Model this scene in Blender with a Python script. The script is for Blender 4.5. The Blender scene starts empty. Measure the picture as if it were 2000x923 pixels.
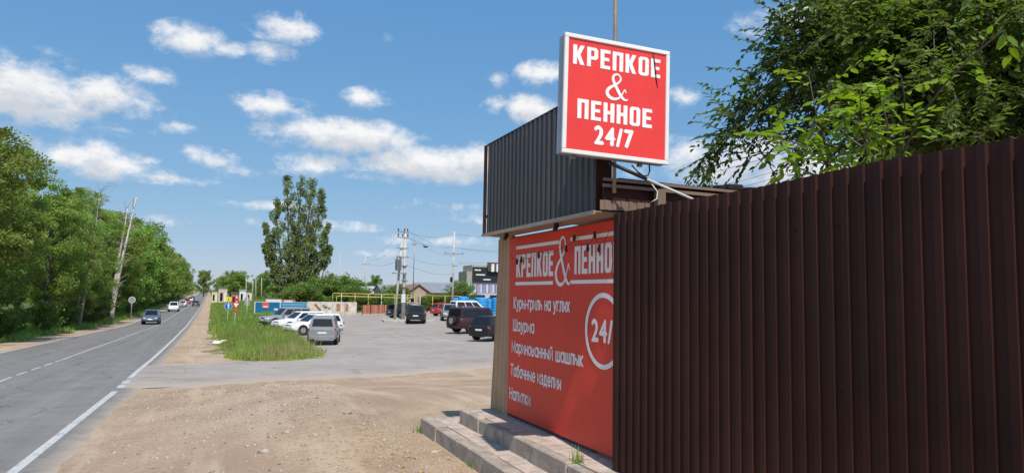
import bpy, math, random
import numpy as np
from mathutils import Vector, Matrix

# ------------------------------------------------------------------ camera, world, sun, exposure
SC = bpy.context.scene
COL = SC.collection
R = math.radians
CAM_Z = 2.2
FPX, CX, CY = 1400.0, 1000.0, 461.5           # focal length and centre in photograph pixels (2000 x 923)
YAW, PITCH, ROLL = R(22.0), R(4.67), R(1.0)
FW = np.array((math.sin(YAW)*math.cos(PITCH), math.cos(YAW)*math.cos(PITCH), math.sin(PITCH)))
_r0 = np.array((math.cos(YAW), -math.sin(YAW), 0.0))
_u0 = np.array((-math.sin(YAW)*math.sin(PITCH), -math.cos(YAW)*math.sin(PITCH), math.cos(PITCH)))
RT = math.cos(ROLL)*_r0 + math.sin(ROLL)*_u0
UPV = -math.sin(ROLL)*_r0 + math.cos(ROLL)*_u0
cam = bpy.data.cameras.new('camera'); camo = bpy.data.objects.new('camera', cam); COL.objects.link(camo)
cam.sensor_width = 36.0; cam.lens = 36.0*FPX/2000.0; cam.clip_start = 0.1; cam.clip_end = 9000
M3 = Matrix((RT.tolist(), UPV.tolist(), (-FW).tolist())).transposed()
camo.matrix_world = Matrix.Translation((0, 0, CAM_Z)) @ M3.to_4x4()
SC.camera = camo

SUN_EL, SUN_AZ = R(56.0), R(186.0)            # azimuth clockwise from +Y
sun_dir = Vector((math.sin(SUN_AZ)*math.cos(SUN_EL), math.cos(SUN_AZ)*math.cos(SUN_EL), math.sin(SUN_EL)))
sl = bpy.data.lights.new('sun', 'SUN'); sl.energy = 4.2; sl.angle = R(0.53); sl.color = (1.0, 0.955, 0.88)
so = bpy.data.objects.new('sun', sl); COL.objects.link(so)
so.rotation_euler = (-sun_dir).to_track_quat('-Z', 'Y').to_euler(); so.location = (0, -20, 40)
SC.view_settings.view_transform = 'Standard'; SC.view_settings.look = 'None'
SC.view_settings.exposure = 0.15; SC.view_settings.gamma = 1.0; SC.view_settings.use_curve_mapping = False
SKY_STRENGTH = 0.12
CLOUD = 7.5          # cloud radiance before the strength above

def ray(x, y): return FW + RT*(x-CX)/FPX + UPV*(CY-y)/FPX

def build_world():
    w = bpy.data.worlds.new('World'); SC.world = w; w.use_nodes = True
    nt = w.node_tree; N = nt.nodes; L = nt.links; N.clear()
    def new(t, **k):
        n = N.new(t)
        for a, b in k.items(): setattr(n, a, b)
        return n
    def math_(op, a, b=None, c=None, clamp=False, tree=None):
        T = tree or nt
        n = T.nodes.new('ShaderNodeMath'); n.operation = op; n.use_clamp = clamp
        for i, v in enumerate((a, b, c)):
            if v is None: continue
            if isinstance(v, (int, float)): n.inputs[i].default_value = v
            else: T.links.new(v, n.inputs[i])
        return n.outputs[0]
    out = new('ShaderNodeOutputWorld'); bg = new('ShaderNodeBackground'); bg.inputs['Strength'].default_value = SKY_STRENGTH
    sky = new('ShaderNodeTexSky', sky_type='NISHITA'); sky.sun_disc = False
    sky.sun_elevation = SUN_EL; sky.sun_rotation = SUN_AZ; sky.altitude = 200; sky.air_density = 1.0; sky.dust_density = 0.15; sky.ozone_density = 2.6
    # cloud group: direction -> density.  Clouds are soft ellipses in azimuth / elevation broken up by noise
    grp = bpy.data.node_groups.new('cloud_density', 'ShaderNodeTree')
    grp.interface.new_socket('Vector', in_out='INPUT', socket_type='NodeSocketVector')
    grp.interface.new_socket('Density', in_out='OUTPUT', socket_type='NodeSocketFloat')
    G = grp; gi = G.nodes.new('NodeGroupInput'); go = G.nodes.new('NodeGroupOutput')
    sep = G.nodes.new('ShaderNodeSeparateXYZ'); G.links.new(gi.outputs[0], sep.inputs[0])
    m = lambda op, a, b=None, c=None, cl=False: math_(op, a, b, c, cl, G)
    az = m('ARCTAN2', sep.outputs[0], sep.outputs[1]); el = m('ARCSINE', sep.outputs[2])
    def nz(scale, detail, rough, dist=0.0):
        n = G.nodes.new('ShaderNodeTexNoise'); n.inputs['Scale'].default_value = scale; n.inputs['Detail'].default_value = detail
        n.inputs['Roughness'].default_value = rough; n.inputs['Distortion'].default_value = dist
        sc = G.nodes.new('ShaderNodeVectorMath'); sc.operation = 'MULTIPLY'; sc.inputs[1].default_value = (1, 1, 1.5)
        G.links.new(gi.outputs[0], sc.inputs[0]); G.links.new(sc.outputs[0], n.inputs['Vector']); return n.outputs[0]
    n1 = nz(9.0, 7, 0.62, 0.3); n2 = nz(30.0, 5, 0.65)
    # (px, py, half width px, half height px, strength) read off the photograph, turned into directions
    E = [(30,175,150,62,1.05),(200,192,120,42,.95),(60,215,180,35,.85),(300,146,52,24,.72),(370,80,60,34,.9),(440,98,45,18,.7),(560,52,68,30,.75),(530,105,50,24,.5),
         (535,207,78,26,1.0),(722,193,54,22,.85),(345,248,34,15,.65),(130,300,90,34,.9),(200,322,140,26,.7),(290,315,40,18,.6),
         (680,268,150,36,1.1),(620,318,70,26,1.0),(830,318,140,40,1.08),(930,312,90,38,.95),(400,310,60,24,.68),(455,335,50,18,.55),
         (1065,145,60,28,.78),(972,157,26,18,.62),(1050,213,72,30,1.0),(968,205,36,22,.6),(1330,190,40,26,.6),(1420,320,170,58,1.1),(1560,335,150,50,1.0),
         (1560,40,120,40,.62),(1800,350,260,60,.9),(850,470,120,16,.6),(780,495,90,14,.42),(755,75,24,16,.3),(1000,420,200,26,.4),(330,432,50,14,.42),(300,345,130,14,.5),(620,440,200,14,.42),(860,400,150,18,.45),(500,400,120,12,.36),(700,345,160,16,.5)]
    acc = None
    ae = G.nodes.new('ShaderNodeCombineXYZ'); G.links.new(az, ae.inputs[0]); G.links.new(el, ae.inputs[1])
    for (px, py, hw, hh, s) in E:
        d = ray(px, py); d = d/np.linalg.norm(d)
        a0 = math.atan2(d[0], d[1]); e0 = math.asin(d[2])
        ra = hw/FPX*1.12/max(.2, math.cos(e0)); re = hh/FPX*1.12
        va = G.nodes.new('ShaderNodeVectorMath'); va.operation = 'MULTIPLY_ADD'; G.links.new(ae.outputs[0], va.inputs[0])
        va.inputs[1].default_value = (1/ra, 1/re, 0); va.inputs[2].default_value = (-a0/ra, -e0/re, 0)
        ln = G.nodes.new('ShaderNodeVectorMath'); ln.operation = 'LENGTH'; G.links.new(va.outputs[0], ln.inputs[0])
        b = m('MULTIPLY_ADD', ln.outputs['Value'], -s, 1.25*s)
        acc = b if acc is None else m('MAXIMUM', acc, b)
    acc = m('MAXIMUM', acc, 0.0)
    # the same sort of cumulus goes on all round, beyond what the picture shows
    n3 = nz(5.0, 3, 0.5)
    off = m('MAXIMUM', m('MULTIPLY', m('SUBTRACT', m('ABSOLUTE', m('SUBTRACT', az, YAW)), 0.72), 6.0, cl=True), m('MULTIPLY', m('SUBTRACT', el, 0.5), 6.0, cl=True))
    gen = m('MULTIPLY', m('MULTIPLY', m('SUBTRACT', n3, 0.53), 7.0, cl=True), m('MULTIPLY', off, m('MULTIPLY', m('SUBTRACT', el, 0.02), 12.0, cl=True)))
    acc = m('MAXIMUM', acc, gen)
    tot = m('ADD', acc, m('ADD', m('MULTIPLY', m('SUBTRACT', n1, 0.5), 2.3), m('MULTIPLY', m('SUBTRACT', n2, 0.5), 1.3)))
    tot = m('MULTIPLY', tot, m('MINIMUM', m('MULTIPLY', acc, 4.0), 1.0))
    den = G.nodes.new('ShaderNodeMapRange'); den.interpolation_type = 'SMOOTHSTEP'; den.inputs[1].default_value = .22; den.inputs[2].default_value = 1.08
    G.links.new(tot, den.inputs[0]); G.links.new(den.outputs[0], go.inputs[0])
    tc = new('ShaderNodeTexCoord'); nrm = new('ShaderNodeVectorMath', operation='NORMALIZE'); L.new(tc.outputs['Generated'], nrm.inputs[0])
    g1 = new('ShaderNodeGroup'); g1.node_tree = grp; L.new(nrm.outputs[0], g1.inputs[0])
    up = new('ShaderNodeVectorMath', operation='ADD'); up.inputs[1].default_value = (0.0, 0.0, 0.022); L.new(nrm.outputs[0], up.inputs[0])
    g2 = new('ShaderNodeGroup'); g2.node_tree = grp; L.new(up.outputs[0], g2.inputs[0])
    # lit tops, greyer bases (self-shading: cloud lying above a point dims it)
    shade = new('ShaderNodeMixRGB'); shade.inputs[1].default_value = (CLOUD, CLOUD*.985, CLOUD*.97, 1); shade.inputs[2].default_value = (CLOUD*.58, CLOUD*.62, CLOUD*.69, 1)
    L.new(math_('MULTIPLY', g2.outputs[0], 0.85), shade.inputs[0])
    mix = new('ShaderNodeMixRGB'); L.new(math_('MULTIPLY', g1.outputs[0], .93), mix.inputs[0]); sp = new('ShaderNodeSeparateColor'); L.new(sky.outputs[0], sp.inputs[0]); cb = new('ShaderNodeCombineColor')     # film response of the clear sky
    for i, (pw, k) in enumerate(((.74, .80), (.463, 1.66), (.26, 3.25))): L.new(math_('MULTIPLY', math_('POWER', sp.outputs[i], pw), k), cb.inputs[i])
    L.new(cb.outputs[0], mix.inputs[1]); L.new(shade.outputs[0], mix.inputs[2])
    L.new(mix.outputs[0], bg.inputs['Color']); L.new(bg.outputs[0], out.inputs['Surface'])
    w.cycles.sampling_method = 'MANUAL'; w.cycles.sample_map_resolution = 512
build_world()

# ------------------------------------------------------------------ helpers
rng = np.random.default_rng(7); random.seed(7)
def ss(a, b, x):
    t = np.clip((np.asarray(x, float)-a)/(b-a), 0, 1); return t*t*(3-2*t)
BY = np.array([-60,0,13,30,60,90,150,250,400,1000,4000.]); BZ = np.array([-.5,-.5,-.7,-.9,-1.55,-2.0,-2.2,-2.1,-1.8,-.8,4])
LY = np.array([-60,0,30,45,120,400,1000,4000.]); LZ = np.array([-.6,-.6,-.9,-1.0,-1.0,-1.2,-.6,4])
def g(X, Y):
    X = np.asarray(X, float); Y = np.asarray(Y, float)
    b = np.interp(Y, BY, BZ); l = np.interp(Y, LY, LZ) + .45*ss(6, 26, X)*ss(24, 40, Y)
    b = b + (l-b)*ss(0, 6, X)
    return b*(1 - ss(-2.6, 2.6, X)*(1-ss(13, 27, Y)))
def gz(x, y): return float(g(x, y))
def pY(x, y, Y):
    d = ray(x, y); t = Y/d[1]; return Vector((d[0]*t, Y, d[2]*t+CAM_Z))
def pG(x, y):
    d = ray(x, y); t = np.concatenate([np.arange(2, 60, .02), np.arange(60, 900, .3)])
    z = d[2]*t + CAM_Z - g(d[0]*t, d[1]*t); i = int(np.argmax(z < 0)); return Vector((d[0]*t[i], d[1]*t[i], d[2]*t[i]+CAM_Z))

MATS = {}
def mat(name, col, rough=.7, metal=0.0, var=.12, scale=6.0, bump=0.0, bscale=60.0, trans=0.0, alpha=None, emis=None, spec=.4, col2=None, coat=0.0, detail=6):
    """Principled material with object-space noise in colour, roughness and (if asked) fine relief."""
    if name in MATS: return MATS[name]
    m = bpy.data.materials.new(name); m.use_nodes = True; MATS[name] = m
    nt = m.node_tree; N = nt.nodes; L = nt.links; p = N['Principled BSDF']
    p.inputs['Roughness'].default_value = rough; p.inputs['Metallic'].default_value = metal; p.inputs['Specular IOR Level'].default_value = spec
    if coat: p.inputs['Coat Weight'].default_value = coat; p.inputs['Coat Roughness'].default_value = .15
    tc = N.new('ShaderNodeTexCoord')
    n = N.new('ShaderNodeTexNoise'); n.inputs['Scale'].default_value = scale; n.inputs['Detail'].default_value = detail; n.inputs['Roughness'].default_value = .6
    L.new(tc.outputs['Object'], n.inputs['Vector'])
    r = N.new('ShaderNodeValToRGB'); c2 = col2 or tuple(min(1, c*(1+var)) for c in col); c1 = col if col2 else tuple(c*(1-var) for c in col)
    r.color_ramp.elements[0].position = .3; r.color_ramp.elements[1].position = .72
    r.color_ramp.elements[0].color = (*c1, 1); r.color_ramp.elements[1].color = (*c2, 1)
    L.new(n.outputs[0], r.inputs[0]); L.new(r.outputs[0], p.inputs['Base Color'])
    if bump:
        nb = N.new('ShaderNodeTexNoise'); nb.inputs['Scale'].default_value = bscale; nb.inputs['Detail'].default_value = 4; L.new(tc.outputs['Object'], nb.inputs['Vector'])
        b = N.new('ShaderNodeBump'); b.inputs['Strength'].default_value = bump; b.inputs['Distance'].default_value = .02
        L.new(nb.outputs[0], b.inputs['Height']); L.new(b.outputs[0], p.inputs['Normal'])
    if emis: p.inputs['Emission Color'].default_value = (*col, 1); p.inputs['Emission Strength'].default_value = emis
    return m

def leafmat(name, c1, c2, trans=.35, rough=.5):
    if name in MATS: return MATS[name]
    m = bpy.data.materials.new(name); m.use_nodes = True; MATS[name] = m
    nt = m.node_tree; N = nt.nodes; L = nt.links; p = N['Principled BSDF']; out = N['Material Output']
    geo = N.new('ShaderNodeNewGeometry'); r = N.new('ShaderNodeValToRGB')
    r.color_ramp.elements[0].color = (*c1, 1); r.color_ramp.elements[1].color = (*c2, 1)
    n = N.new('ShaderNodeTexNoise'); n.inputs['Scale'].default_value = .55; n.inputs['Detail'].default_value = 3
    tc = N.new('ShaderNodeTexCoord'); L.new(tc.outputs['Object'], n.inputs['Vector'])
    mm = N.new('ShaderNodeMath'); mm.operation = 'MULTIPLY_ADD'; mm.inputs[1].default_value = .5; L.new(geo.outputs['Random Per Island'], mm.inputs[0])
    m2 = N.new('ShaderNodeMath'); m2.operation = 'MULTIPLY_ADD'; m2.inputs[1].default_value = 1.4; m2.inputs[2].default_value = -.45; L.new(n.outputs[0], m2.inputs[0]); L.new(m2.outputs[0], mm.inputs[2])
    oi = N.new('ShaderNodeObjectInfo'); hs = N.new('ShaderNodeHueSaturation')
    hh = N.new('ShaderNodeMath'); hh.operation = 'MULTIPLY_ADD'; hh.inputs[1].default_value = .045; hh.inputs[2].default_value = .475; L.new(oi.outputs['Random'], hh.inputs[0]); L.new(hh.outputs[0], hs.inputs['Hue'])
    vv = N.new('ShaderNodeMath'); vv.operation = 'MULTIPLY_ADD'; vv.inputs[1].default_value = .5; vv.inputs[2].default_value = .78; L.new(oi.outputs['Random'], vv.inputs[0]); L.new(vv.outputs[0], hs.inputs['Value'])
    L.new(mm.outputs[0], r.inputs[0]); L.new(r.outputs[0], hs.inputs['Color']); L.new(hs.outputs[0], p.inputs['Base Color'])
    p.inputs['Roughness'].default_value = rough; p.inputs['Specular IOR Level'].default_value = .35
    t = N.new('ShaderNodeBsdfTranslucent'); hs2 = N.new('ShaderNodeHueSaturation'); hs2.inputs['Value'].default_value = 1.5; hs2.inputs['Hue'].default_value = .485; hs2.inputs['Saturation'].default_value = 1.1
    L.new(hs.outputs[0], hs2.inputs['Color']); L.new(hs2.outputs[0], t.inputs['Color'])
    mx = N.new('ShaderNodeMixShader'); mx.inputs[0].default_value = trans; L.new(p.outputs[0], mx.inputs[1]); L.new(t.outputs[0], mx.inputs[2]); L.new(mx.outputs[0], out.inputs['Surface'])
    return m

def link(o, parent=None):
    COL.objects.link(o)
    if parent is not None: o.parent = parent
    return o
def tag(o, label=None, cat=None, group=None, kind=None):
    if label: o['label'] = label
    if cat: o['category'] = cat
    if group: o['group'] = group
    if kind: o['kind'] = kind
    return o
def empty(name, loc, rz=0.0):
    o = bpy.data.objects.new(name, None); COL.objects.link(o); o.location = loc; o.rotation_euler = (0, 0, rz); o.empty_display_size = .2; return o
def thing(name, label, cat, loc=(0, 0, 0), rz=0.0, group=None): return tag(empty(name, loc, rz), label, cat, group)
def copy_tree(o, parent=None):
    c = o.copy(); COL.objects.link(c); c.parent = parent
    for ch in list(o.children): copy_tree(ch, c)
    return c

class MB:
    """collects shapes in one mesh"""
    def __init__(s): s.v = []; s.f = []; s.sm = []
    def add(s, vs, fs, smooth=False):
        b = len(s.v); s.v += [tuple(map(float, p)) for p in vs]
        for f in fs: s.f.append(tuple(i+b for i in f)); s.sm.append(smooth)
        return s
    def box(s, c, d, rz=0.0, bev=0.0, M=None):
        x, y, z = d[0]/2, d[1]/2, d[2]/2
        if bev > 0:
            b = min(bev, x*.9, y*.9, z*.9); vs = []
            for sx in (-1, 1):
                for sy in (-1, 1):
                    for sz in (-1, 1): vs += [(sx*(x-b), sy*(y-b), sz*z), (sx*(x-b), sy*y, sz*(z-b)), (sx*x, sy*(y-b), sz*(z-b))]
            i = lambda a, b_, c_, k: (a*4+b_*2+c_)*3+k
            fs = [(i(0,0,1,0), i(1,0,1,0), i(1,1,1,0), i(0,1,1,0)), (i(0,1,0,0), i(1,1,0,0), i(1,0,0,0), i(0,0,0,0)),
                  (i(0,0,0,1), i(1,0,0,1), i(1,0,1,1), i(0,0,1,1)), (i(1,1,0,1), i(0,1,0,1), i(0,1,1,1), i(1,1,1,1)),
                  (i(0,1,0,2), i(0,0,0,2), i(0,0,1,2), i(0,1,1,2)), (i(1,0,0,2), i(1,1,0,2), i(1,1,1,2), i(1,0,1,2))]
            for sy in (0, 1):
                for sz in (0, 1): fs.append((i(0,sy,sz,0), i(1,sy,sz,0), i(1,sy,sz,1), i(0,sy,sz,1)))
            for sx in (0, 1):
                for sz in (0, 1): fs.append((i(sx,0,sz,0), i(sx,1,sz,0), i(sx,1,sz,2), i(sx,0,sz,2)))
                for sy in (0, 1): fs.append((i(sx,sy,0,1), i(sx,sy,1,1), i(sx,sy,1,2), i(sx,sy,0,2)))
                for sy in (0, 1):
                    for sz in (0, 1): fs.append((i(sx,sy,sz,0), i(sx,sy,sz,1), i(sx,sy,sz,2)))
        else:
            vs = [(sx*x, sy*y, sz*z) for sx in (-1, 1) for sy in (-1, 1) for sz in (-1, 1)]
            fs = [(0,1,3,2), (4,6,7,5), (0,4,5,1), (2,3,7,6), (0,2,6,4), (1,5,7,3)]
        m = Matrix.Translation(c) @ Matrix.Rotation(rz, 4, 'Z') if M is None else M
        return s.add([m @ Vector(p) for p in vs], fs)
    def tube(s, pts, r, n=8, caps=True, smooth=True):
        pts = [Vector(p) for p in pts]; rs = r if isinstance(r, (list, tuple)) else [r]*len(pts)
        vs = []; fs = []; u = None
        for i, p in enumerate(pts):
            t = (pts[min(i+1, len(pts)-1)] - pts[max(i-1, 0)]).normalized()
            if u is None:
                u = t.cross(Vector((0, 0, 1)))
                if u.length < .05: u = t.cross(Vector((1, 0, 0)))
            else: u = u - t*u.dot(t)
            u.normalize(); w = t.cross(u)
            for k in range(n):
                a = 2*math.pi*k/n; vs.append(p + (u*math.cos(a) + w*math.sin(a))*rs[i])
        for i in range(len(pts)-1):
            for k in range(n): fs.append((i*n+k, i*n+(k+1) % n, (i+1)*n+(k+1) % n, (i+1)*n+k))
        b = len(s.v); s.add(vs, fs, smooth)
        if caps:
            s.f.append(tuple(b+k for k in range(n))[::-1]); s.sm.append(False)
            s.f.append(tuple(b+(len(pts)-1)*n+k for k in range(n))); s.sm.append(False)
        return s
    def cyl(s, a, b, r, n=16, r2=None): return s.tube([a, b], [r, r if r2 is None else r2], n)
    def quad(s, a, b, c, d): return s.add([a, b, c, d], [(0, 1, 2, 3)])
    def slab(s, poly, n, t):
        """closed plate: polygon extruded by t against n"""
        n = Vector(n).normalized(); k = len(poly); A = [Vector(p) for p in poly]; B = [p - n*t for p in A]
        return s.add(A+B, [tuple(range(k)), tuple(range(2*k-1, k-1, -1))] + [(i, i+k, (i+1) % k + k, (i+1) % k) for i in range(k)])
    def build(s, name, m, parent=None, loc=None):
        me = bpy.data.meshes.new(name); me.from_pydata(s.v, [], s.f); me.polygons.foreach_set('use_smooth', s.sm); me.update()
        if m is not None: me.materials.append(m)
        o = bpy.data.objects.new(name, me); link(o, parent)
        if loc is not None: o.location = loc
        return o

def fastmesh(name, V, F, m, smooth=False):
    V = np.asarray(V, np.float32); F = np.asarray(F, np.int32)
    me = bpy.data.meshes.new(name); me.vertices.add(len(V)); me.vertices.foreach_set('co', V.ravel())
    k = F.shape[1]; me.loops.add(F.size); me.loops.foreach_set('vertex_index', F.ravel())
    me.polygons.add(len(F)); me.polygons.foreach_set('loop_start', np.arange(0, F.size, k, dtype=np.int32)); me.polygons.foreach_set('loop_total', np.full(len(F), k, np.int32))
    if smooth: me.polygons.foreach_set('use_smooth', np.ones(len(F), bool))
    me.update(calc_edges=True)
    if m is not None: me.materials.append(m)
    return me

def leaves(P, D, size, wid=.5, fold=.25, hang=0.0):
    """one folded four-cornered leaf at each point P along direction D"""
    n = len(P); D = D + np.array((0, 0, -hang)); D /= np.linalg.norm(D, axis=1)[:, None]+1e-9
    r = rng.normal(size=(n, 3)); r[:, 2] *= .6; S = np.cross(D, r); S /= np.linalg.norm(S, axis=1)[:, None]+1e-9
    Nn = np.cross(S, D); s = size[:, None]
    a = P; b = P + D*s*.48 + S*s*wid*.5 + Nn*s*fold*.3; c = P + D*s; d = P + D*s*.48 - S*s*wid*.5 + Nn*s*fold*.3
    V = np.stack([a, b, c, d], 1).reshape(-1, 3); i = np.arange(n)*4
    F = np.stack([np.stack([i, i+1, i+2], 1), np.stack([i, i+2, i+3], 1)], 1).reshape(-1, 3)
    return V, F

def sheet(name, rows, z_off, m, kind='structure', tuck=False):
    """terrain-hugging sheet: rows is a list of (list of (x, y))"""
    A = np.array(rows, float); nr, nc, _ = A.shape
    zo = np.full(A.shape[:2], z_off, float)
    if tuck: zo[:, 0] = zo[:, -1] = -.012
    V = np.concatenate([A, (g(A[..., 0], A[..., 1]) + zo)[..., None]], 2).reshape(-1, 3)
    i = (np.arange(nr-1)[:, None]*nc + np.arange(nc-1)[None]).ravel()
    F = np.stack([i, i+1, i+nc+1, i+nc], 1)
    me = fastmesh(name, V, F, m, True); o = bpy.data.objects.new(name, me); COL.objects.link(o)
    if V[F[0, 1], 0] is not None:
        a, b, c = V[F[0, 0]], V[F[0, 1]], V[F[0, 2]]
        if np.cross(b-a, c-b)[2] < 0: me.flip_normals()
    return tag(o, kind=kind)

# ------------------------------------------------------------------ ground materials
def ground_mat():
    m = bpy.data.materials.new('earth_and_grass'); m.use_nodes = True; nt = m.node_tree; N = nt.nodes; L = nt.links; p = N['Principled BSDF']
    p.inputs['Roughness'].default_value = .95; p.inputs['Specular IOR Level'].default_value = .1
    tc = N.new('ShaderNodeTexCoord')
    def nz(s, d=6, r=.6, stretch=None):
        n = N.new('ShaderNodeTexNoise'); n.inputs['Scale'].default_value = s; n.inputs['Detail'].default_value = d; n.inputs['Roughness'].default_value = r
        if stretch:
            mp = N.new('ShaderNodeMapping'); mp.inputs['Scale'].default_value = stretch; L.new(tc.outputs['Object'], mp.inputs[0]); L.new(mp.outputs[0], n.inputs['Vector'])
        else: L.new(tc.outputs['Object'], n.inputs['Vector'])
        return n.outputs[0]
    def ramp(v, *st):
        r = N.new('ShaderNodeValToRGB'); e = r.color_ramp.elements
        e[0].position, e[0].color = st[0][0], (*st[0][1], 1); e[1].position, e[1].color = st[-1][0], (*st[-1][1], 1)
        for q, c in st[1:-1]: x = e.new(q); x.color = (*c, 1)
        L.new(v, r.inputs[0]); return r.outputs[0]
    dirt = ramp(nz(.5, 8, .65), (.3, (.36, .255, .175)), (.5, (.455, .33, .228)), (.72, (.56, .42, .305)))
    fine = ramp(nz(14, 6, .75), (.3, (.62, .60, .58)), (.5, (1, 1, 1)), (.78, (1.2, 1.2, 1.2)))
    grain = ramp(nz(70, 3, .7), (.32, (.68, .66, .64)), (.5, (1, 1, 1)), (.74, (1.25, 1.25, 1.25)))
    def mul(a, b):
        x = N.new('ShaderNodeMixRGB'); x.blend_type = 'MULTIPLY'; x.inputs[0].default_value = 1; L.new(a, x.inputs[1]); L.new(b, x.inputs[2]); return x.outputs[0]
    dirt = mul(mul(dirt, fine), grain)
    patches = N.new('ShaderNodeMixRGB'); L.new(ramp(nz(.28, 5, .6, (1, .5, 1)), (.48, (0, 0, 0)), (.68, (1, 1, 1))), patches.inputs[0]); L.new(dirt, patches.inputs[1]); patches.inputs[2].default_value = (.38, .26, .185, 1)
    trk = N.new('ShaderNodeMixRGB'); L.new(ramp(nz(1.0, 6, .6, (1.3, .16, 1)), (.52, (0, 0, 0)), (.66, (.75, .75, .75))), trk.inputs[0]); L.new(patches.outputs[0], trk.inputs[1]); trk.inputs[2].default_value = (.55, .42, .305, 1)     # paler compacted tracks
    grass = ramp(nz(1.2, 6, .7), (.3, (.05, .075, .018)), (.55, (.10, .13, .035)), (.75, (.20, .19, .07)))
    at = N.new('ShaderNodeAttribute'); at.attribute_name = 'grass'
    ad = N.new('ShaderNodeMath'); ad.operation = 'MULTIPLY_ADD'; ad.inputs[1].default_value = 1.6; L.new(nz(.9, 6, .7), ad.inputs[0])
    sb = N.new('ShaderNodeMath'); sb.operation = 'MULTIPLY_ADD'; sb.inputs[1].default_value = 2.2; sb.inputs[2].default_value = -1.9; L.new(at.outputs['Fac'], sb.inputs[0]); L.new(sb.outputs[0], ad.inputs[2])
    cl = N.new('ShaderNodeClamp'); L.new(ad.outputs[0], cl.inputs[0])
    mx = N.new('ShaderNodeMixRGB'); L.new(cl.outputs[0], mx.inputs[0]); L.new(trk.outputs[0], mx.inputs[1]); L.new(grass, mx.inputs[2]); L.new(mx.outputs[0], p.inputs['Base Color'])
    b = N.new('ShaderNodeBump'); b.inputs['Strength'].default_value = .65; b.inputs['Distance'].default_value = .04
    hs = N.new('ShaderNodeMath'); hs.operation = 'ADD'; L.new(nz(9, 8, .7), hs.inputs[0]); L.new(nz(45, 4, .7), hs.inputs[1]); L.new(hs.outputs[0], b.inputs['Height']); L.new(b.outputs[0], p.inputs['Normal'])
    return m

def asphalt_mat(name, c1, c2, streak=(3, .05, 1), crack=.5):
    m = bpy.data.materials.new(name); m.use_nodes = True; nt = m.node_tree; N = nt.nodes; L = nt.links; p = N['Principled BSDF']
    p.inputs['Roughness'].default_value = .82; p.inputs['Specular IOR Level'].default_value = .3
    tc = N.new('ShaderNodeTexCoord')
    def nz(s, d, r, st=(1, 1, 1)):
        n = N.new('ShaderNodeTexNoise'); n.inputs['Scale'].default_value = s; n.inputs['Detail'].default_value = d; n.inputs['Roughness'].default_value = r
        mp = N.new('ShaderNodeMapping'); mp.inputs['Scale'].default_value = st; L.new(tc.outputs['Object'], mp.inputs[0]); L.new(mp.outputs[0], n.inputs['Vector']); return n.outputs[0]
    a = N.new('ShaderNodeMath'); a.operation = 'MULTIPLY_ADD'; a.inputs[1].default_value = .5; L.new(nz(.9, 7, .65), a.inputs[0])
    s2 = N.new('ShaderNodeMath'); s2.operation = 'MULTIPLY'; s2.inputs[1].default_value = .5; L.new(nz(.8, 5, .6, streak), s2.inputs[0]); L.new(s2.outputs[0], a.inputs[2])
    r = N.new('ShaderNodeValToRGB'); r.color_ramp.elements[0].position = .34; r.color_ramp.elements[1].position = .64; r.color_ramp.elements[0].color = (*c1, 1); r.color_ramp.elements[1].color = (*c2, 1)
    L.new(a.outputs[0], r.inputs[0])
    gr = N.new('ShaderNodeValToRGB'); gr.color_ramp.elements[0].position = .3; gr.color_ramp.elements[0].color = (.72, .72, .72, 1); gr.color_ramp.elements[1].position = .72; gr.color_ramp.elements[1].color = (1.2, 1.2, 1.2, 1); L.new(nz(55, 3, .7), gr.inputs[0])
    x = N.new('ShaderNodeMixRGB'); x.blend_type = 'MULTIPLY'; x.inputs[0].default_value = 1; L.new(r.outputs[0], x.inputs[1]); L.new(gr.outputs[0], x.inputs[2])
    vo = N.new('ShaderNodeTexVoronoi'); vo.feature = 'DISTANCE_TO_EDGE'; vo.inputs['Scale'].default_value = .32
    wn = N.new('ShaderNodeTexNoise'); wn.inputs['Scale'].default_value = 1.5; wn.inputs['Detail'].default_value = 5; L.new(tc.outputs['Object'], wn.inputs['Vector'])
    av = N.new('ShaderNodeVectorMath'); av.operation = 'MULTIPLY_ADD'; av.inputs[1].default_value = (1.2, 1.2, 0); L.new(wn.outputs['Color'], av.inputs[0]); L.new(tc.outputs['Object'], av.inputs[2]); L.new(av.outputs[0], vo.inputs['Vector'])
    cr = N.new('ShaderNodeMapRange'); cr.inputs[1].default_value = 0; cr.inputs[2].default_value = .012; cr.inputs[3].default_value = 1-crack; cr.inputs[4].default_value = 1; L.new(vo.outputs['Distance'], cr.inputs[0])
    y = N.new('ShaderNodeMixRGB'); y.blend_type = 'MULTIPLY'; y.inputs[0].default_value = 1; L.new(x.outputs[0], y.inputs[1]); L.new(cr.outputs[0], y.inputs[2])
    at = N.new('ShaderNodeAttribute'); at.attribute_name = 'dust'; dm = N.new('ShaderNodeMath'); dm.operation = 'MULTIPLY_ADD'; dm.inputs[1].default_value = 1.5; dm.inputs[2].default_value = -1.35; L.new(at.outputs['Fac'], dm.inputs[0])
    dn = N.new('ShaderNodeMath'); dn.operation = 'MULTIPLY_ADD'; dn.inputs[1].default_value = 1.7; dn.use_clamp = True; L.new(nz(1.6, 8, .72), dn.inputs[0]); L.new(dm.outputs[0], dn.inputs[2])
    dx = N.new('ShaderNodeMixRGB'); L.new(dn.outputs[0], dx.inputs[0]); L.new(y.outputs[0], dx.inputs[1]); dx.inputs[2].default_value = (.42, .335, .26, 1); L.new(dx.outputs[0], p.inputs['Base Color'])
    b = N.new('ShaderNodeBump'); b.inputs['Strength'].default_value = .3; b.inputs['Distance'].default_value = .01; L.new(nz(90, 3, .6), b.inputs['Height']); L.new(b.outputs[0], p.inputs['Normal'])
    return m

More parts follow.
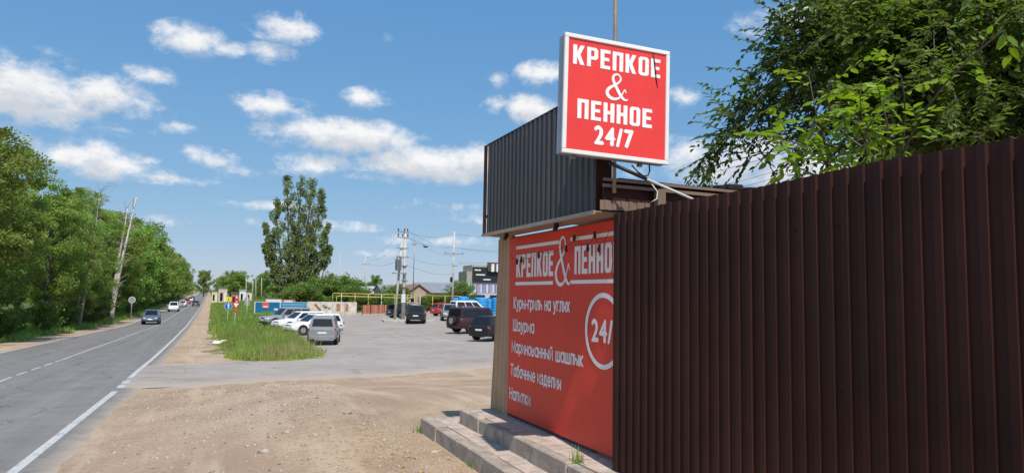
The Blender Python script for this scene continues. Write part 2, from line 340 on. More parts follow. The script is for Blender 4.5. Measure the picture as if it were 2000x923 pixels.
def worn_paint():
    """road paint, worn through to the asphalt in patches"""
    m = bpy.data.materials.new('worn_road_paint'); m.use_nodes = True; nt = m.node_tree; N = nt.nodes; L = nt.links; p = N['Principled BSDF']; p.inputs['Roughness'].default_value = .7
    tc = N.new('ShaderNodeTexCoord'); n = N.new('ShaderNodeTexNoise'); n.inputs['Scale'].default_value = 5; n.inputs['Detail'].default_value = 9; n.inputs['Roughness'].default_value = .75; L.new(tc.outputs['Object'], n.inputs['Vector'])
    r = N.new('ShaderNodeValToRGB'); r.color_ramp.elements[0].position = .30; r.color_ramp.elements[0].color = (.19, .19, .185, 1); r.color_ramp.elements[1].position = .50; r.color_ramp.elements[1].color = (.50, .49, .47, 1)
    L.new(n.outputs[0], r.inputs[0]); L.new(r.outputs[0], p.inputs['Base Color']); return m

# ------------------------------------------------------------------ terrain, road, parking lot
RYK = np.array([-40,13.5,25,38,66,100,151,224,325,546,900,1600.]); RXK = np.array([-2.9,-2.88,-2.72,-2.78,-3.15,-3.5,-4.0,-4.65,-5.9,-9,-15,-27.])
def XR(Y): return np.interp(Y, RYK, RXK)                                # right edge line of the road
def LW(Y): return np.interp(Y, [0, 60, 95, 2000], [3.75, 3.7, 3.15, 3.15])  # lane width
def yknots():
    return np.unique(np.concatenate([np.arange(-20, 60, .5), np.arange(60, 160, 2), np.arange(160, 400, 8), np.arange(400, 1600, 40), BY[(BY > -20) & (BY < 1600)]]))
YK = yknots()
NEARX = [-8,-2.75,-2.3,-.9,2.2,5.9,10.7,16,24,45]; NEARY = [24.7,24.7,24.9,24.45,25.9,26.4,28.6,30,31,33]
FARX = [-8,-2.75,-1.3,1,2.7,4.2,4.75,4.95,5.05,5.2,10,14.8,17.4,19,27,45]; FARY = [33.3,33.3,33.6,35,34.1,35.4,37,48,66,80,93,98.5,101.7,107,112,114]

def build_ground():
    xs = np.unique(np.concatenate([-np.geomspace(9, 900, 26), np.arange(-9, 14, .5), np.arange(14, 46, 2), np.geomspace(46, 900, 22)]))
    ys = np.unique(np.concatenate([YK, np.geomspace(1600, 5000, 10)]))
    X, Y = np.meshgrid(xs, ys)
    o = sheet('ground', np.stack([X, Y], 2).tolist(), 0.0, None)
    me = o.data; me.materials.append(ground_mat())
    Xf, Yf = X.ravel(), Y.ravel(); xr = XR(Yf); xl = xr - 2*LW(Yf)
    left = ss(0, 1.6, (xl-1.6)-Xf)                                          # grass left of the far verge
    left = left*ss(20, 40, Yf)
    right = ss(-.4, .9, Xf-(xr+2.9))*ss(36.5, 40.5, Yf + .6*Xf)
    gr = np.maximum(left, right); far = ss(200, 320, Yf)
    gr = np.maximum(gr, np.where(Xf > xr+3, far, 0))
    gr = np.maximum(gr, ss(118, 124, Yf)*(Xf > xr+3)); gr = np.maximum(gr, ss(48, 60, Xf))
    a = me.attributes.new('grass', 'FLOAT', 'POINT'); a.data.foreach_set('value', gr.astype(np.float32))
build_ground()

M_ROAD = asphalt_mat('road_asphalt', (.16, .15, .142), (.245, .228, .213), (2.6, .06, 1))
M_LOT = asphalt_mat('lot_asphalt', (.30, .255, .225), (.41, .35, .305), (.4, .4, 1), .35)
M_PAINT = worn_paint()
def ragged(y, s, amp): return amp*(math.sin(y*1.7*s)+.6*math.sin(y*3.9*s+1)+.5*math.sin(y*8.3*s+2.2))
rows = []
for y in YK[YK >= -20]:
    r_ = float(XR(y)) + float(np.interp(y, [0, 13, 20, 23.6, 24.6, 33, 40, 1600], [.85, .8, .62, .72, .75, .75, .6, .5])) + ragged(y, 1, .035)
    l_ = float(XR(y) - 2*LW(y)) - .45 + ragged(y, .8, .04)
    rows.append([(l_ + (r_-l_)*k, y) for k in (0, .025, .1, .2, .3, .4, .5, .6, .7, .8, .9, .975, 1)])
road = sheet('road', rows, .012, M_ROAD, tuck=True)
def dust(o, f):
    n = len(o.data.vertices); co = np.empty(n*3, np.float32); o.data.vertices.foreach_get('co', co); co = co.reshape(-1, 3)
    a = o.data.attributes.new('dust', 'FLOAT', 'POINT'); a.data.foreach_set('value', f(co[:, 0], co[:, 1]).astype(np.float32))
dust(road, lambda x, y: np.maximum(1-(XR(y)+.72-x)/.9, 1-(x-(XR(y)-2*LW(y)-.45))/.9))
rows = []
for x in np.unique(np.concatenate([np.arange(-2.8, 4.6, .25), np.arange(4.6, 5.3, .03), np.arange(5.3, 12, .4), np.arange(12, 45.1, 1.5)])):
    a = float(np.interp(x, NEARX, NEARY)) + ragged(x, 1.1, .12); b = float(np.interp(x, FARX, FARY)) + ragged(x, .9, .1)
    rows.append([(x, a + min(.35, .2*(b-a))*t) for t in (0, .5)] + [(x, a + (b-a)*t) for t in np.linspace(.04, 1, 69)])
lot = sheet('parking_lot', rows, .016, M_LOT, tuck=True)
dust(lot, lambda x, y: np.maximum(1-(y-np.interp(x, NEARX, NEARY))/3.6, 1-(np.interp(x, FARX, FARY)-y)/1.2))

def stripe(name, f, y0, y1, w, z=.017):
    ys = [y0] + [float(y) for y in YK if y0 < y < y1] + [y1]
    sheet(name, [[(f(y)-w/2, y), (f(y)+w/2, y)] for y in ys], z, M_PAINT)
edge = lambda y: float(XR(y)); mid = lambda y: float(XR(y)-LW(y)); lef = lambda y: float(XR(y)-2*LW(y))
stripe('edge_line', edge, -15, 24.2, .165)
for y in (25.1, 26.4): stripe('edge_line_dash', edge, y, y+.75, .2)
stripe('edge_line', edge, 27.9, 900, .17, .024)
for y in np.arange(8, 37, 2.2): stripe('centre_line_dash', mid, y, y+1.5, .10)
stripe('centre_line', mid, 37.6, 600, .10)
stripe('far_edge_line', lef, 6, 700, .15)
sheet('give_way_line', [[(x, 24.75), (x, 24.9)] for x in np.arange(-2.1, -.8, .2)], .024, M_PAINT)
sheet('give_way_line', [[(x, 31.8+.05*x), (x, 31.98+.05*x)] for x in np.arange(-1.9, 1.2, .25)], .024, M_PAINT)
for (a, b) in [((838, 658), (905, 672)), ((770, 655), (800, 662)), ((690, 662), (735, 662)), ((720, 676), (775, 683)), ((850, 684), (925, 686)), ((770, 673), (860, 678)), ((640, 698), (700, 692))]:
    A, B = pG(*a), pG(*b); d = (B-A); n = Vector((-d.y, d.x, 0)).normalized()*.06
    sheet('parking_line', [[((A + d*t - n).x, (A + d*t - n).y), ((A + d*t + n).x, (A + d*t + n).y)] for t in np.linspace(0, 1, 12)], .024, M_PAINT)

# kerbs: low concrete edging of the lot and the island under the utility pole
M_KERB = mat('kerb_concrete', (.46, .43, .39), .9, var=.2, scale=3, bump=.3)
def kerb_run(pts, w=.18, h=.16, step=1.0):
    P = [Vector((p[0], p[1], 0)) for p in pts]; out = []
    for a, b in zip(P[:-1], P[1:]):
        n = max(1, int(round((b-a).length/step)))
        for i in range(n): out.append((a+(b-a)*(i/n), a+(b-a)*((i+1)/n)))
    return out
def kerb(label, pts, name='kerb'):
    c = Vector((sum(p[0] for p in pts)/len(pts), sum(p[1] for p in pts)/len(pts), 0)); c.z = gz(c.x, c.y)
    t = thing(name, label, 'kerb', c)
    for a, b in kerb_run(pts, step=1.6):
        mpt = (a+b)/2; d = b-a; m = MB(); m.box((0, 0, 0), (d.length-.02, .2, .3), bev=.02)
        o = m.build('kerb_stone', M_KERB, t); o.location = (mpt.x-c.x, mpt.y-c.y, gz(mpt.x, mpt.y)+.05-c.z); o.rotation_euler = (0, 0, math.atan2(d.y, d.x))
    return t
kerb('pale concrete kerb curving along the far edge of the parking lot', [(10, 93.2), (14.8, 98.6), (17.4, 101.8), (18.3, 105)])
isl = [(15.6, 72.4), (16.8, 71.2), (18.6, 70.9), (20.4, 71.6), (20.8, 74), (20.2, 77.5), (17.8, 78.5), (16.2, 76.5), (15.6, 72.4)]
kerb('pale kerb ringing the island around the transformer pole', isl)
m = MB(); pp = [Vector((x, y, gz(x, y)+.13)) for x, y in isl[:-1]]; m.add(pp, [tuple(range(len(pp)))])
tag(m.build('traffic_island', mat('island_soil', (.40, .36, .29), .95, var=.25, scale=2, bump=.4)), kind='structure')

# ------------------------------------------------------------------ lettering
def glyph_K(): return [[(0,0),(.22,0),(.22,.40),(.41,0),(.65,0),(.41,.52),(.64,1),(.41,1),(.22,.62),(.22,1),(0,1)]]
def glyph_R(): return [[(0,0),(.22,0),(.22,.37),(.5,.37),(.63,.48),(.63,.89),(.51,1),(0,1)], [(.22,.54),(.38,.54),(.41,.58),(.41,.80),(.38,.84),(.22,.84)]]
def glyph_E(): return [[(0,0),(.57,0),(.57,.18),(.22,.18),(.22,.42),(.51,.42),(.51,.59),(.22,.59),(.22,.82),(.57,.82),(.57,1),(0,1)]]
def glyph_P(): return [[(0,0),(.22,0),(.22,.82),(.40,.82),(.40,0),(.62,0),(.62,1),(0,1)]]
def glyph_H(): return [[(0,0),(.22,0),(.22,.41),(.40,.41),(.40,0),(.62,0),(.62,1),(.40,1),(.40,.59),(.22,.59),(.22,1),(0,1)]]
def glyph_O(): return [[(.12,0),(.50,0),(.62,.10),(.62,.90),(.50,1),(.12,1),(0,.90),(0,.10)], [(.25,.16),(.22,.20),(.22,.80),(.25,.84),(.37,.84),(.40,.80),(.40,.20),(.37,.16)]]
GL = {'К': (glyph_K, .66), 'Р': (glyph_R, .64), 'Е': (glyph_E, .58), 'П': (glyph_P, .63), 'Н': (glyph_H, .63), 'О': (glyph_O, .63)}
def curve_mesh(cu, name, m):
    o = bpy.data.objects.new('tmp', cu); COL.objects.link(o); dg = bpy.context.evaluated_depsgraph_get()
    me = bpy.data.meshes.new_from_object(o.evaluated_get(dg)); bpy.data.objects.remove(o); bpy.data.curves.remove(cu)
    me.name = name; me.materials.clear(); me.materials.append(m); return me
def block_word(word, M, width, height, m, parent, gap=.12):
    """heavy block capitals; M maps the text plane (x right, y up, z out) to the parent's space"""
    adv = [GL[c][1] for c in word]; tot = sum(adv)+gap*(len(word)-1); k = width/tot; x = 0
    for ch, a in zip(word, adv):
        cu = bpy.data.curves.new('l', 'CURVE'); cu.dimensions = '2D'; cu.fill_mode = 'BOTH'; cu.extrude = .0015
        for loop in GL[ch][0]():
            s = cu.splines.new('POLY'); s.points.add(len(loop)-1); s.use_cyclic_u = True
            for p_, q in zip(s.points, loop): p_.co = ((q[0]+x)*k, q[1]*height, 0, 1)
        me = curve_mesh(cu, 'letter', m); o = link(bpy.data.objects.new('letter', me), parent); o.matrix_local = M; x += a+gap
def text_line(body, M, width, cap, m, parent, bold=.006, name='letter', font_scale_h=.728, space=1.0):
    """a line of the plain sans face, stretched to the width and capital height measured on the photograph; each letter is a part"""
    cu = bpy.data.curves.new('t', 'FONT'); cu.body = body; cu.size = 1.0; cu.extrude = .0; cu.fill_mode = 'FRONT'; cu.resolution_u = 3; cu.space_character = space
    me = curve_mesh(cu, name, m); n = len(me.vertices); co = np.empty(n*3, np.float32); me.vertices.foreach_get('co', co); co = co.reshape(-1, 3)
    x0, x1 = co[:, 0].min(), co[:, 0].max(); co[:, 0] = (co[:, 0]-x0)*width/(x1-x0); co[:, 1] *= cap/font_scale_h; co[:, 2] = 0
    F = [tuple(p.vertices) for p in me.polygons]; bpy.data.meshes.remove(me)
    # weld, find islands, join those one above the other (dots, breves)
    key = {}; rp = [key.setdefault((round(float(c[0]), 5), round(float(c[1]), 5)), i) for i, c in enumerate(co)]; par = list(range(n))
    def find(i):
        while par[i] != i: par[i] = par[par[i]]; i = par[i]
        return i
    for f in F:
        for v in f[1:]: par[find(rp[v])] = find(rp[f[0]])
    isl = {}
    for f in F: isl.setdefault(find(rp[f[0]]), []).append(f)
    L_ = sorted(([co[[v for f in fs for v in f], 0].min(), co[[v for f in fs for v in f], 0].max(), fs] for fs in isl.values()), key=lambda q: q[0]); G_ = []
    for q in L_:
        if G_ and q[0] < G_[-1][1] - .35*(q[1]-q[0]): G_[-1][1] = max(G_[-1][1], q[1]); G_[-1][2] = G_[-1][2]+q[2]
        else: G_.append(q)
    for _, _, fs in G_:
        mb = MB()
        for k, (dx, dy) in enumerate(((-bold, 0), (bold, 0), (0, bold*.8), (0, -bold*.8), (0, 0))):
            ids = sorted({v for f in fs for v in f}); mp = {v: i for i, v in enumerate(ids)}
            mb.add([(co[v, 0]+dx, co[v, 1]+dy, .0006*k) for v in ids], [tuple(mp[v] for v in f) for f in fs])
        o = mb.build(name, m, parent); o.matrix_local = M
def _arc(cx, cy, rx, ry, a0, a1, n=12): return [(cx+rx*math.cos(R(a0+(a1-a0)*i/n)), cy+ry*math.sin(R(a0+(a1-a0)*i/n))) for i in range(n+1)]
XH = .74; RING = _arc(.24, XH/2, .24, XH/2, 0, 360, 20)
# centre-line strokes of a plain sans face: (width, strokes); capitals 1 high, small letters .74
STROKE = {
 'К': (.50, [[(0,0),(0,1)], [(.48,1),(.04,.5),(.50,0)]]), 'к': (.40, [[(0,0),(0,XH)], [(.38,XH),(.03,.38),(.40,0)]]),
 'Ш': (.74, [[(0,1),(0,0),(.74,0),(.74,1)], [(.37,0),(.37,1)]]), 'ш': (.62, [[(0,XH),(0,0),(.62,0),(.62,XH)], [(.31,0),(.31,XH)]]),
 'М': (.64, [[(0,0),(0,1),(.32,.25),(.64,1),(.64,0)]]), 'м': (.54, [[(0,0),(0,XH),(.27,.16),(.54,XH),(.54,0)]]),
 'Т': (.54, [[(0,1),(.54,1)], [(.27,1),(.27,0)]]), 'т': (.42, [[(0,XH),(.42,XH)], [(.21,XH),(.21,0)]]),
 'Н': (.54, [[(0,0),(0,1)], [(.54,0),(.54,1)], [(0,.52),(.54,.52)]]), 'н': (.42, [[(0,0),(0,XH)], [(.42,0),(.42,XH)], [(0,.39),(.42,.39)]]),
 'п': (.42, [[(0,0),(0,XH),(.42,XH),(.42,0)]]), 'и': (.44, [[(0,XH),(0,0),(.44,XH),(.44,0)]]), 'й': (.44, [[(0,XH),(0,0),(.44,XH),(.44,0)], [(.10,1.02),(.22,.90),(.34,1.02)]]),
 'г': (.32, [[(0,0),(0,XH),(.32,XH)]]), 'л': (.44, [[(-.02,.0),(.06,.03),(.10,XH),(.44,XH),(.44,0)]]), 'д': (.52, [[(0,-.16),(0,0),(.52,0),(.52,-.16)], [(.07,0),(.14,XH),(.43,XH),(.43,0)]]),
 'ь': (.38, [[(0,XH),(0,0)] + [(.20,0)] + _arc(.20, .21, .18, .21, -90, 90, 8) + [(0,.42)]]), 'ы': (.60, [[(0,XH),(0,0)] + [(.20,0)] + _arc(.20, .21, .18, .21, -90, 90, 8) + [(0,.42)], [(.58,0),(.58,XH)]]),
 'я': (.40, [[(.40,0),(.40,XH),(.20,XH)] + _arc(.20, .53, .18, .21, 90, 270, 8) + [(.40,.32)], [(.19,.32),(.0,0)]]), 'х': (.42, [[(0,0),(.42,XH)], [(0,XH),(.42,0)]]),
 'у': (.44, [[(0,XH),(.22,.02)], [(.44,XH),(.20,-.14),(.10,-.25),(0,-.24)]]), 'р': (.48, [[(0,-.26),(0,XH)], RING]), 'а': (.48, [RING, [(.48,0),(.48,XH)]]), 'о': (.48, [RING]),
 'в': (.42, [[(0,0),(0,XH),(.22,XH)] + _arc(.22, .56, .16, .18, 90, -90, 6) + [(0,.38)], [(.22,.38)] + _arc(.22, .19, .19, .19, 90, -90, 6) + [(0,0)]]), 'е': (.46, [[(.02,.37),(.46,.37)] + _arc(.24, XH/2, .23, XH/2, 0, 315, 16)]),
 'б': (.48, [RING, [(.01,.36),(.03,.70),(.16,.92),(.44,1.0)]]), 'ч': (.42, [[(.42,0),(.42,XH)], [(0,XH),(0,.48),(.08,.36),(.20,.32),(.42,.34)]]),
 'з': (.38, [_arc(.17, .55, .18, .19, 150, -90, 9), _arc(.17, .19, .20, .19, 90, -150, 9)]), '-': (.24, [[(0,.37),(.24,.37)]]), ' ': (.20, [])}
def stroke_line(body, M, width, cap, m, parent, sw=.028, gap=.19):
    """a line of sans lettering drawn as flat strokes, fitted to the measured width; each letter is a part"""
    tot = sum(STROKE[c][0] for c in body) + gap*(len(body)-1); k = width/tot; x = 0.0
    for ch in body:
        w, strokes = STROKE[ch]; mb = MB()
        for si, st in enumerate(strokes):
            P = [np.array(((x+p[0])*k, p[1]*cap)) for p in st]; closed = np.linalg.norm(P[0]-P[-1]) < 1e-6; n = len(P); L1 = []; L2 = []
            for i in range(n):
                a = P[i-1] if i > 0 else (P[-2] if closed else None); b = P[i+1] if i < n-1 else (P[1] if closed else None)
                d1 = (P[i]-a)/np.linalg.norm(P[i]-a) if a is not None else None; d2 = (b-P[i])/np.linalg.norm(b-P[i]) if b is not None else None
                d1 = d2 if d1 is None else d1; d2 = d1 if d2 is None else d2
                n1 = np.array((-d1[1], d1[0])); n2 = np.array((-d2[1], d2[0])); nn = n1+n2; nn /= np.linalg.norm(nn)+1e-9; sc = min(1.7, 1/max(.35, nn.dot(n1)))
                off = nn*sw/2*sc; e = 0
                if not closed and i == 0: e = -d2*sw*.35
                if not closed and i == n-1: e = d1*sw*.35
                L1.append(P[i]+off+e); L2.append(P[i]-off+e)
            z = .0008*(si+1); dz = .0006/n; mb.add([(p[0], p[1], z+dz*i) for i, p in enumerate(L1)] + [(p[0], p[1], z+dz*i) for i, p in enumerate(L2)], [(i, i+n, i+n+1, i+1) for i in range(n-1)])
        if strokes: o = mb.build('letter', m, parent); o.matrix_local = M
        x += w+gap
def ampersand(M, width, height, m, parent, thick=1.0):
    """italic calligraphic ampersand as one brush stroke"""
    K = [(1.00,.30,.05),(.93,.42,.055),(.86,.33,.05),(.72,.12,.07),(.52,.01,.10),(.28,.00,.13),(.08,.10,.15),(.03,.25,.15),(.14,.40,.13),(.36,.53,.10),(.58,.66,.085),(.70,.80,.08),(.66,.94,.07),(.52,1.0,.075),(.36,.94,.10),(.31,.80,.12),(.38,.63,.13),(.52,.42,.14),(.68,.20,.14),(.84,.05,.12),(1.0,.0,.07),(1.08,.06,.04)]
    # Catmull-Rom resample
    P = np.array(K); pts = []
    for i in range(len(P)-1):
        p0, p1, p2, p3 = P[max(i-1, 0)], P[i], P[i+1], P[min(i+2, len(P)-1)]
        for t in np.linspace(0, 1, 6, endpoint=False): pts.append(.5*((2*p1)+(-p0+p2)*t+(2*p0-5*p1+4*p2-p3)*t*t+(-p0+3*p1-3*p2+p3)*t**3))
    pts.append(P[-1]); pts = np.array(pts); xy = pts[:, :2]*np.array((width, height)); T = np.gradient(xy, axis=0); T /= np.linalg.norm(T, axis=1)[:, None]+1e-9
    Nn = np.stack([-T[:, 1], T[:, 0]], 1); w = pts[:, 2:3]*height*.42*thick; z = np.linspace(0, .0025, len(pts))[:, None]
    V = np.concatenate([np.concatenate([xy+Nn*w, z], 1), np.concatenate([xy-Nn*w, z], 1)]); n = len(pts); F = [(i, i+n, i+n+1, i+1) for i in range(n-1)]
    me = fastmesh('ampersand', V, F, m); o = link(bpy.data.objects.new('ampersand', me), parent); o.matrix_local = M; return o
def plane_M(org, ax, ay):
    ax, ay = Vector(ax), Vector(ay); az = ax.cross(ay); return Matrix(((ax.x, ay.x, az.x, org[0]), (ax.y, ay.y, az.y, org[1]), (ax.z, ay.z, az.z, org[2]), (0, 0, 0, 1)))

# ------------------------------------------------------------------ kiosk
M_BROWN = mat('brown_profiled_steel', (.043, .0152, .0108), .52, .0, .35, .9, spec=.16)
M_BROWN_L = mat('weathered_brown_steel', (.20, .135, .10), .5, .0, .18, 2.0)
M_TAN = mat('tan_corner_cladding', (.44, .285, .17), .6, .0, .15, 2.0)
M_GRAPH = mat('graphite_profiled_steel', (.072, .066, .064), .42, .15, .12, 1.2)
M_RED = mat('red_banner_print', (.72, .052, .026), .5, 0, .13, .9, bump=.25, bscale=2.2)
M_WHITEP = mat('white_print', (.84, .80, .77), .6, 0, .06, 3)
M_BOARD = mat('soffit_board', (.30, .20, .13), .75, 0, .2, 3)
M_DARK = mat('black_plastic', (.012, .012, .013), .5, 0, .1)
M_CONC = mat('step_concrete', (.37, .305, .245), .92, 0, .34, 4.5, bump=.5, bscale=40)
M_TREAD = mat('pinkish_step_tile', (.46, .365, .30), .88, 0, .32, 6, bump=.3, bscale=50)
M_STEEL = mat('grey_painted_steel', (.30, .31, .32), .45, .5, .1)

def profile(length, pitch, depth, top=.32, web=.12):
    """trapezoidal corrugation: list of (s, d)"""
    out = []; s = 0.0
    while s < length-1e-6:
        for q, d in ((0, 0), (1-top-2*web, 0), (1-top-web, depth), (1-web, depth)):
            if s+q*pitch <= length: out.append((s+q*pitch, d))
        s += pitch
    out.append((length, 0)); return out
def profiled_sheet(name, m, parent, org, du, dn, length, z0, z1, pitch, depth, z0b=None, z1b=None, top=.32, web=.12):
    """sheet running along du with ribs towards dn; z0b, z1b let the edges slope"""
    mb = MB(); du, dn = Vector(du), Vector(dn); pr = profile(length, pitch, depth, top, web); vs = []
    z0b = z0 if z0b is None else z0b; z1b = z1 if z1b is None else z1b
    for s, d in pr:
        k = s/length; b = Vector(org) + du*s + dn*d; vs += [(b.x, b.y, z0+(z0b-z0)*k), (b.x, b.y, z1+(z1b-z1)*k)]
    off = len(vs)
    vs += [tuple(Vector(v) - dn*.004) for v in vs]      # the back of the sheet, 4 mm behind
    fs = []; n = len(pr)
    for i in range(n-1):
        a, b, c, d = 2*i, 2*i+2, 2*i+3, 2*i+1; fs.append((a, b, c, d)); fs.append((d+off, c+off, b+off, a+off))
        fs.append((d, c, c+off, d+off)); fs.append((a+off, b+off, b, a))
    fs += [(0, 1, 1+off, off), (2*n-2, 2*n-2+off, 2*n-1+off, 2*n-1)]
    mb.add(vs, fs); return mb.build(name, m, parent)

K = thing('kiosk', 'brown roadside kiosk with black ribbed fascia box beside the tall fence', 'kiosk', (4.05, 6.75, 0))
KO = Vector((4.05, 6.75, 0))
def kb(name, m, c, d, bev=0.0, parent=K): return MB().box(Vector(c)-KO, d, bev=bev).build(name, m, parent)
kb('wall', M_BROWN_L, (5.85, 8.75, 1.72), (3.5, 3.94, 2.72))                       # body
mb = MB()                                                                            # ribbed tan corner beside the banner
pr = profile(1.0, .26, .018); vs = []
for s, d in pr:
    yb, yt = 10.08+.72*s, 10.02+.50*s; vs += [(4.05-.004-d-KO.x, yb-KO.y, .40), (4.05-.004-d-KO.x, yt-KO.y, 3.12)]
n = len(pr); mb.add(vs + [(v[0]+.05, v[1], v[2]) for v in vs], [(2*i, 2*i+1, 2*i+3, 2*i+2) for i in range(n-1)] + [(0, 2*n, 2*n+1, 1), (2*n-2, 2*n-1, 4*n-1, 4*n-2)])
mb.build('corner_panel', M_TAN, K)
mb = MB(); mb.slab([(.10, 10.82-KO.y, .4), (3.4, 10.82-KO.y, .4), (3.4, 10.50-KO.y, 3.12), (.10, 10.50-KO.y, 3.12)], (0, 1, 0), .1); mb.build('end_wall', M_TAN, K)
# fascia box: individual profiled sheets on a frame, side returns and soffit boards
fas = tag(kb('fascia_frame', M_BROWN, (3.80, 8.49, 3.80), (.15, 3.38, 1.30)), 'black ribbed fascia box over the banner')
for i in range(3):
    y1 = 10.20 - 1.14*i; profiled_sheet('profiled_sheet', M_GRAPH, fas, (3.705-KO.x - .003*(i % 2), y1-KO.y, 0), (0, -1, 0), (-1, 0, 0), 1.14 if i < 2 else 1.14, 3.12, 4.47, .142, .022)
kb('fascia_side', M_BROWN, (3.80, 6.772, 3.80), (.19, .012, 1.34), parent=fas)
kb('fascia_trim', M_BROWN, (3.79, 8.49, 4.482), (.21, 3.46, .02), parent=fas)
kb('fascia_trim', M_BROWN, (3.672, 10.215, 3.795), (.05, .02, 1.36), parent=fas)
for i, (a, b) in enumerate(((3.675, 3.86), (3.863, 4.045))): kb('soffit_board', M_BOARD, ((a+b)/2, 8.55, 3.105-.004*i), (b-a, 3.62, .022))
kb('soffit_trim', mat('pale_drip_edge', (.36, .30, .25), .5), (3.668, 8.49, 3.10), (.014, 3.5, .045))
for y in (7.95, 9.62):
    mb = MB(); mb.box(Vector((3.80, y, 3.06))-KO, (.05, .07, .06), bev=.01); mb.tube([Vector((3.80, y, 3.04))-KO, Vector((3.76, y-.02, 3.0))-KO], .025, 10); mb.build('spotlight', M_DARK, K)
# flat roof over the end, its edge strips and the corrugated skirt below them
rf = MB().slab([Vector((3.90, 6.62, 3.47))-KO, Vector((8.0, 6.62, 3.40))-KO, Vector((8.0, 10.9, 3.40))-KO, Vector((3.90, 10.9, 3.47))-KO], (0, 0, 1), .03).build('roof', M_BROWN, K)
for k, (z, dy, h) in enumerate(((3.455, 6.600, .03), (3.395, 6.612, .035))):
    mb = MB(); mb.slab([Vector((3.70, dy, z))-KO, Vector((5.6, dy, z-.015))-KO, Vector((5.6, dy, z-h-.015))-KO, Vector((3.70, dy, z-h))-KO], (0, -1, 0), .012); mb.build('roof_edge_strip', M_BROWN_L, rf)
kb('eave_back', M_BROWN, (4.6, 6.70, 3.27), (1.7, .05, .24))
profiled_sheet('eave_skirt', M_BROWN_L, K, (3.69-KO.x, 6.655-KO.y, 0), (1, 0, 0), (0, -1, 0), .62, 3.12, 3.225, .1, .018, 3.13, 3.225)
kb('eave_bracket', M_BROWN_L, (4.40, 6.60, 3.26), (.10, .08, .22))
# little weeds growing in the roof gutter
V, F = leaves(np.stack([rng.uniform(4.9, 5.25, 60), rng.uniform(6.6, 6.9, 60), rng.uniform(3.45, 3.62, 60)], 1), rng.normal(size=(60, 3))*.6+(0, 0, .8), rng.uniform(.04, .08, 60))
o = link(bpy.data.objects.new('roof_weeds', fastmesh('roof_weeds', V, F, leafmat('leaf_elm', (.022, .05, .008), (.10, .17, .03))))); tag(o, 'small weeds sprouting on the kiosk roof edge', 'weeds', kind='stuff')
mb = MB()
for i in range(14):
    x = 5.3+i*.07; mb.box((x, 6.75+.1*math.sin(i*2.1), 3.47+.02*math.sin(i*1.3)), (.12, .2, .05+.02*math.sin(i)), rz=i*.7, bev=.012)
tag(mb.build('roof_litter', M_DARK), 'dark heap of litter lying on the kiosk roof', 'litter', kind='stuff')

# ------------------------------------------------------------------ banner on the kiosk front
B = thing('banner', 'large red banner with white lettering on the kiosk front', 'banner', (4.05, 8.4, .45))
BO = Vector((4.05, 8.4, .45))
# slightly billowing sheet
ys = np.linspace(10.06, 6.78, 34); zs = np.linspace(.46, 3.055, 28); vs = []
for z in zs:
    for y in ys: vs.append((4.035-BO.x + .0015*math.sin(y*2.3)*math.sin(z*1.9+.4), y-BO.y, z-BO.z))
nb = len(ys); F = [(r*nb+c, r*nb+c+1, (r+1)*nb+c+1, (r+1)*nb+c) for r in range(27) for c in range(nb-1)]
MB().add(vs, F, True).build('sheet', M_RED, B)
MB().box((.03, .02, .0), (.03, 3.26, .03)).build('bottom_batten', M_DARK, B)
bx = lambda y, z, x=4.0305: plane_M((x-BO.x, y-BO.y, z-BO.z), (0, -1, 0), (0, 0, 1))
def rule(y0, y1, z, t): MB().box((4.031-BO.x, (y0+y1)/2-BO.y, z-BO.z), (.002, abs(y0-y1), t)).build('rule', M_WHITEP, B)
rule(9.80, 8.34, 2.895, .045); rule(8.02, 6.80, 2.905, .045); rule(9.81, 8.52, 2.37, .045); rule(8.0, 6.80, 2.375, .045)
block_word('КРЕПКОЕ', bx(9.78, 2.46), 1.27, .33, M_WHITEP, B); block_word('ПЕННОЕ', bx(7.90, 2.47), 1.09, .34, M_WHITEP, B)
ampersand(bx(8.44, 2.35), .40, .60, M_WHITEP, B, .8)
for body, y, z, w in (('Куры-гриль на углях', 9.85, 2.01, 1.82), ('Шаурма', 9.86, 1.69, .75), ('Маринованный шашлык', 9.90, 1.375, 2.24), ('Табачные изделия', 9.93, 1.03, 1.68), ('Напитки', 9.96, .69, .76)):
    stroke_line(body, bx(y, z, 4.0315), w, .155, M_WHITEP, B)
text_line('24/7', bx(7.44, 1.69), .66, .26, M_WHITEP, B, .013, space=1.12)
mb = MB(); c = (7.18, 1.815); vs = []; n = 60
for i in range(n+1):
    a = math.pi*(.30 + 1.62*i/n)
    for r_ in (.43, .375): vs.append((4.0305-BO.x, c[0]-r_*math.cos(a)-BO.y, c[1]+r_*math.sin(a)-BO.z))
mb.add(vs, [(2*i, 2*i+2, 2*i+3, 2*i+1) for i in range(n)]); mb.build('ring', M_WHITEP, B)
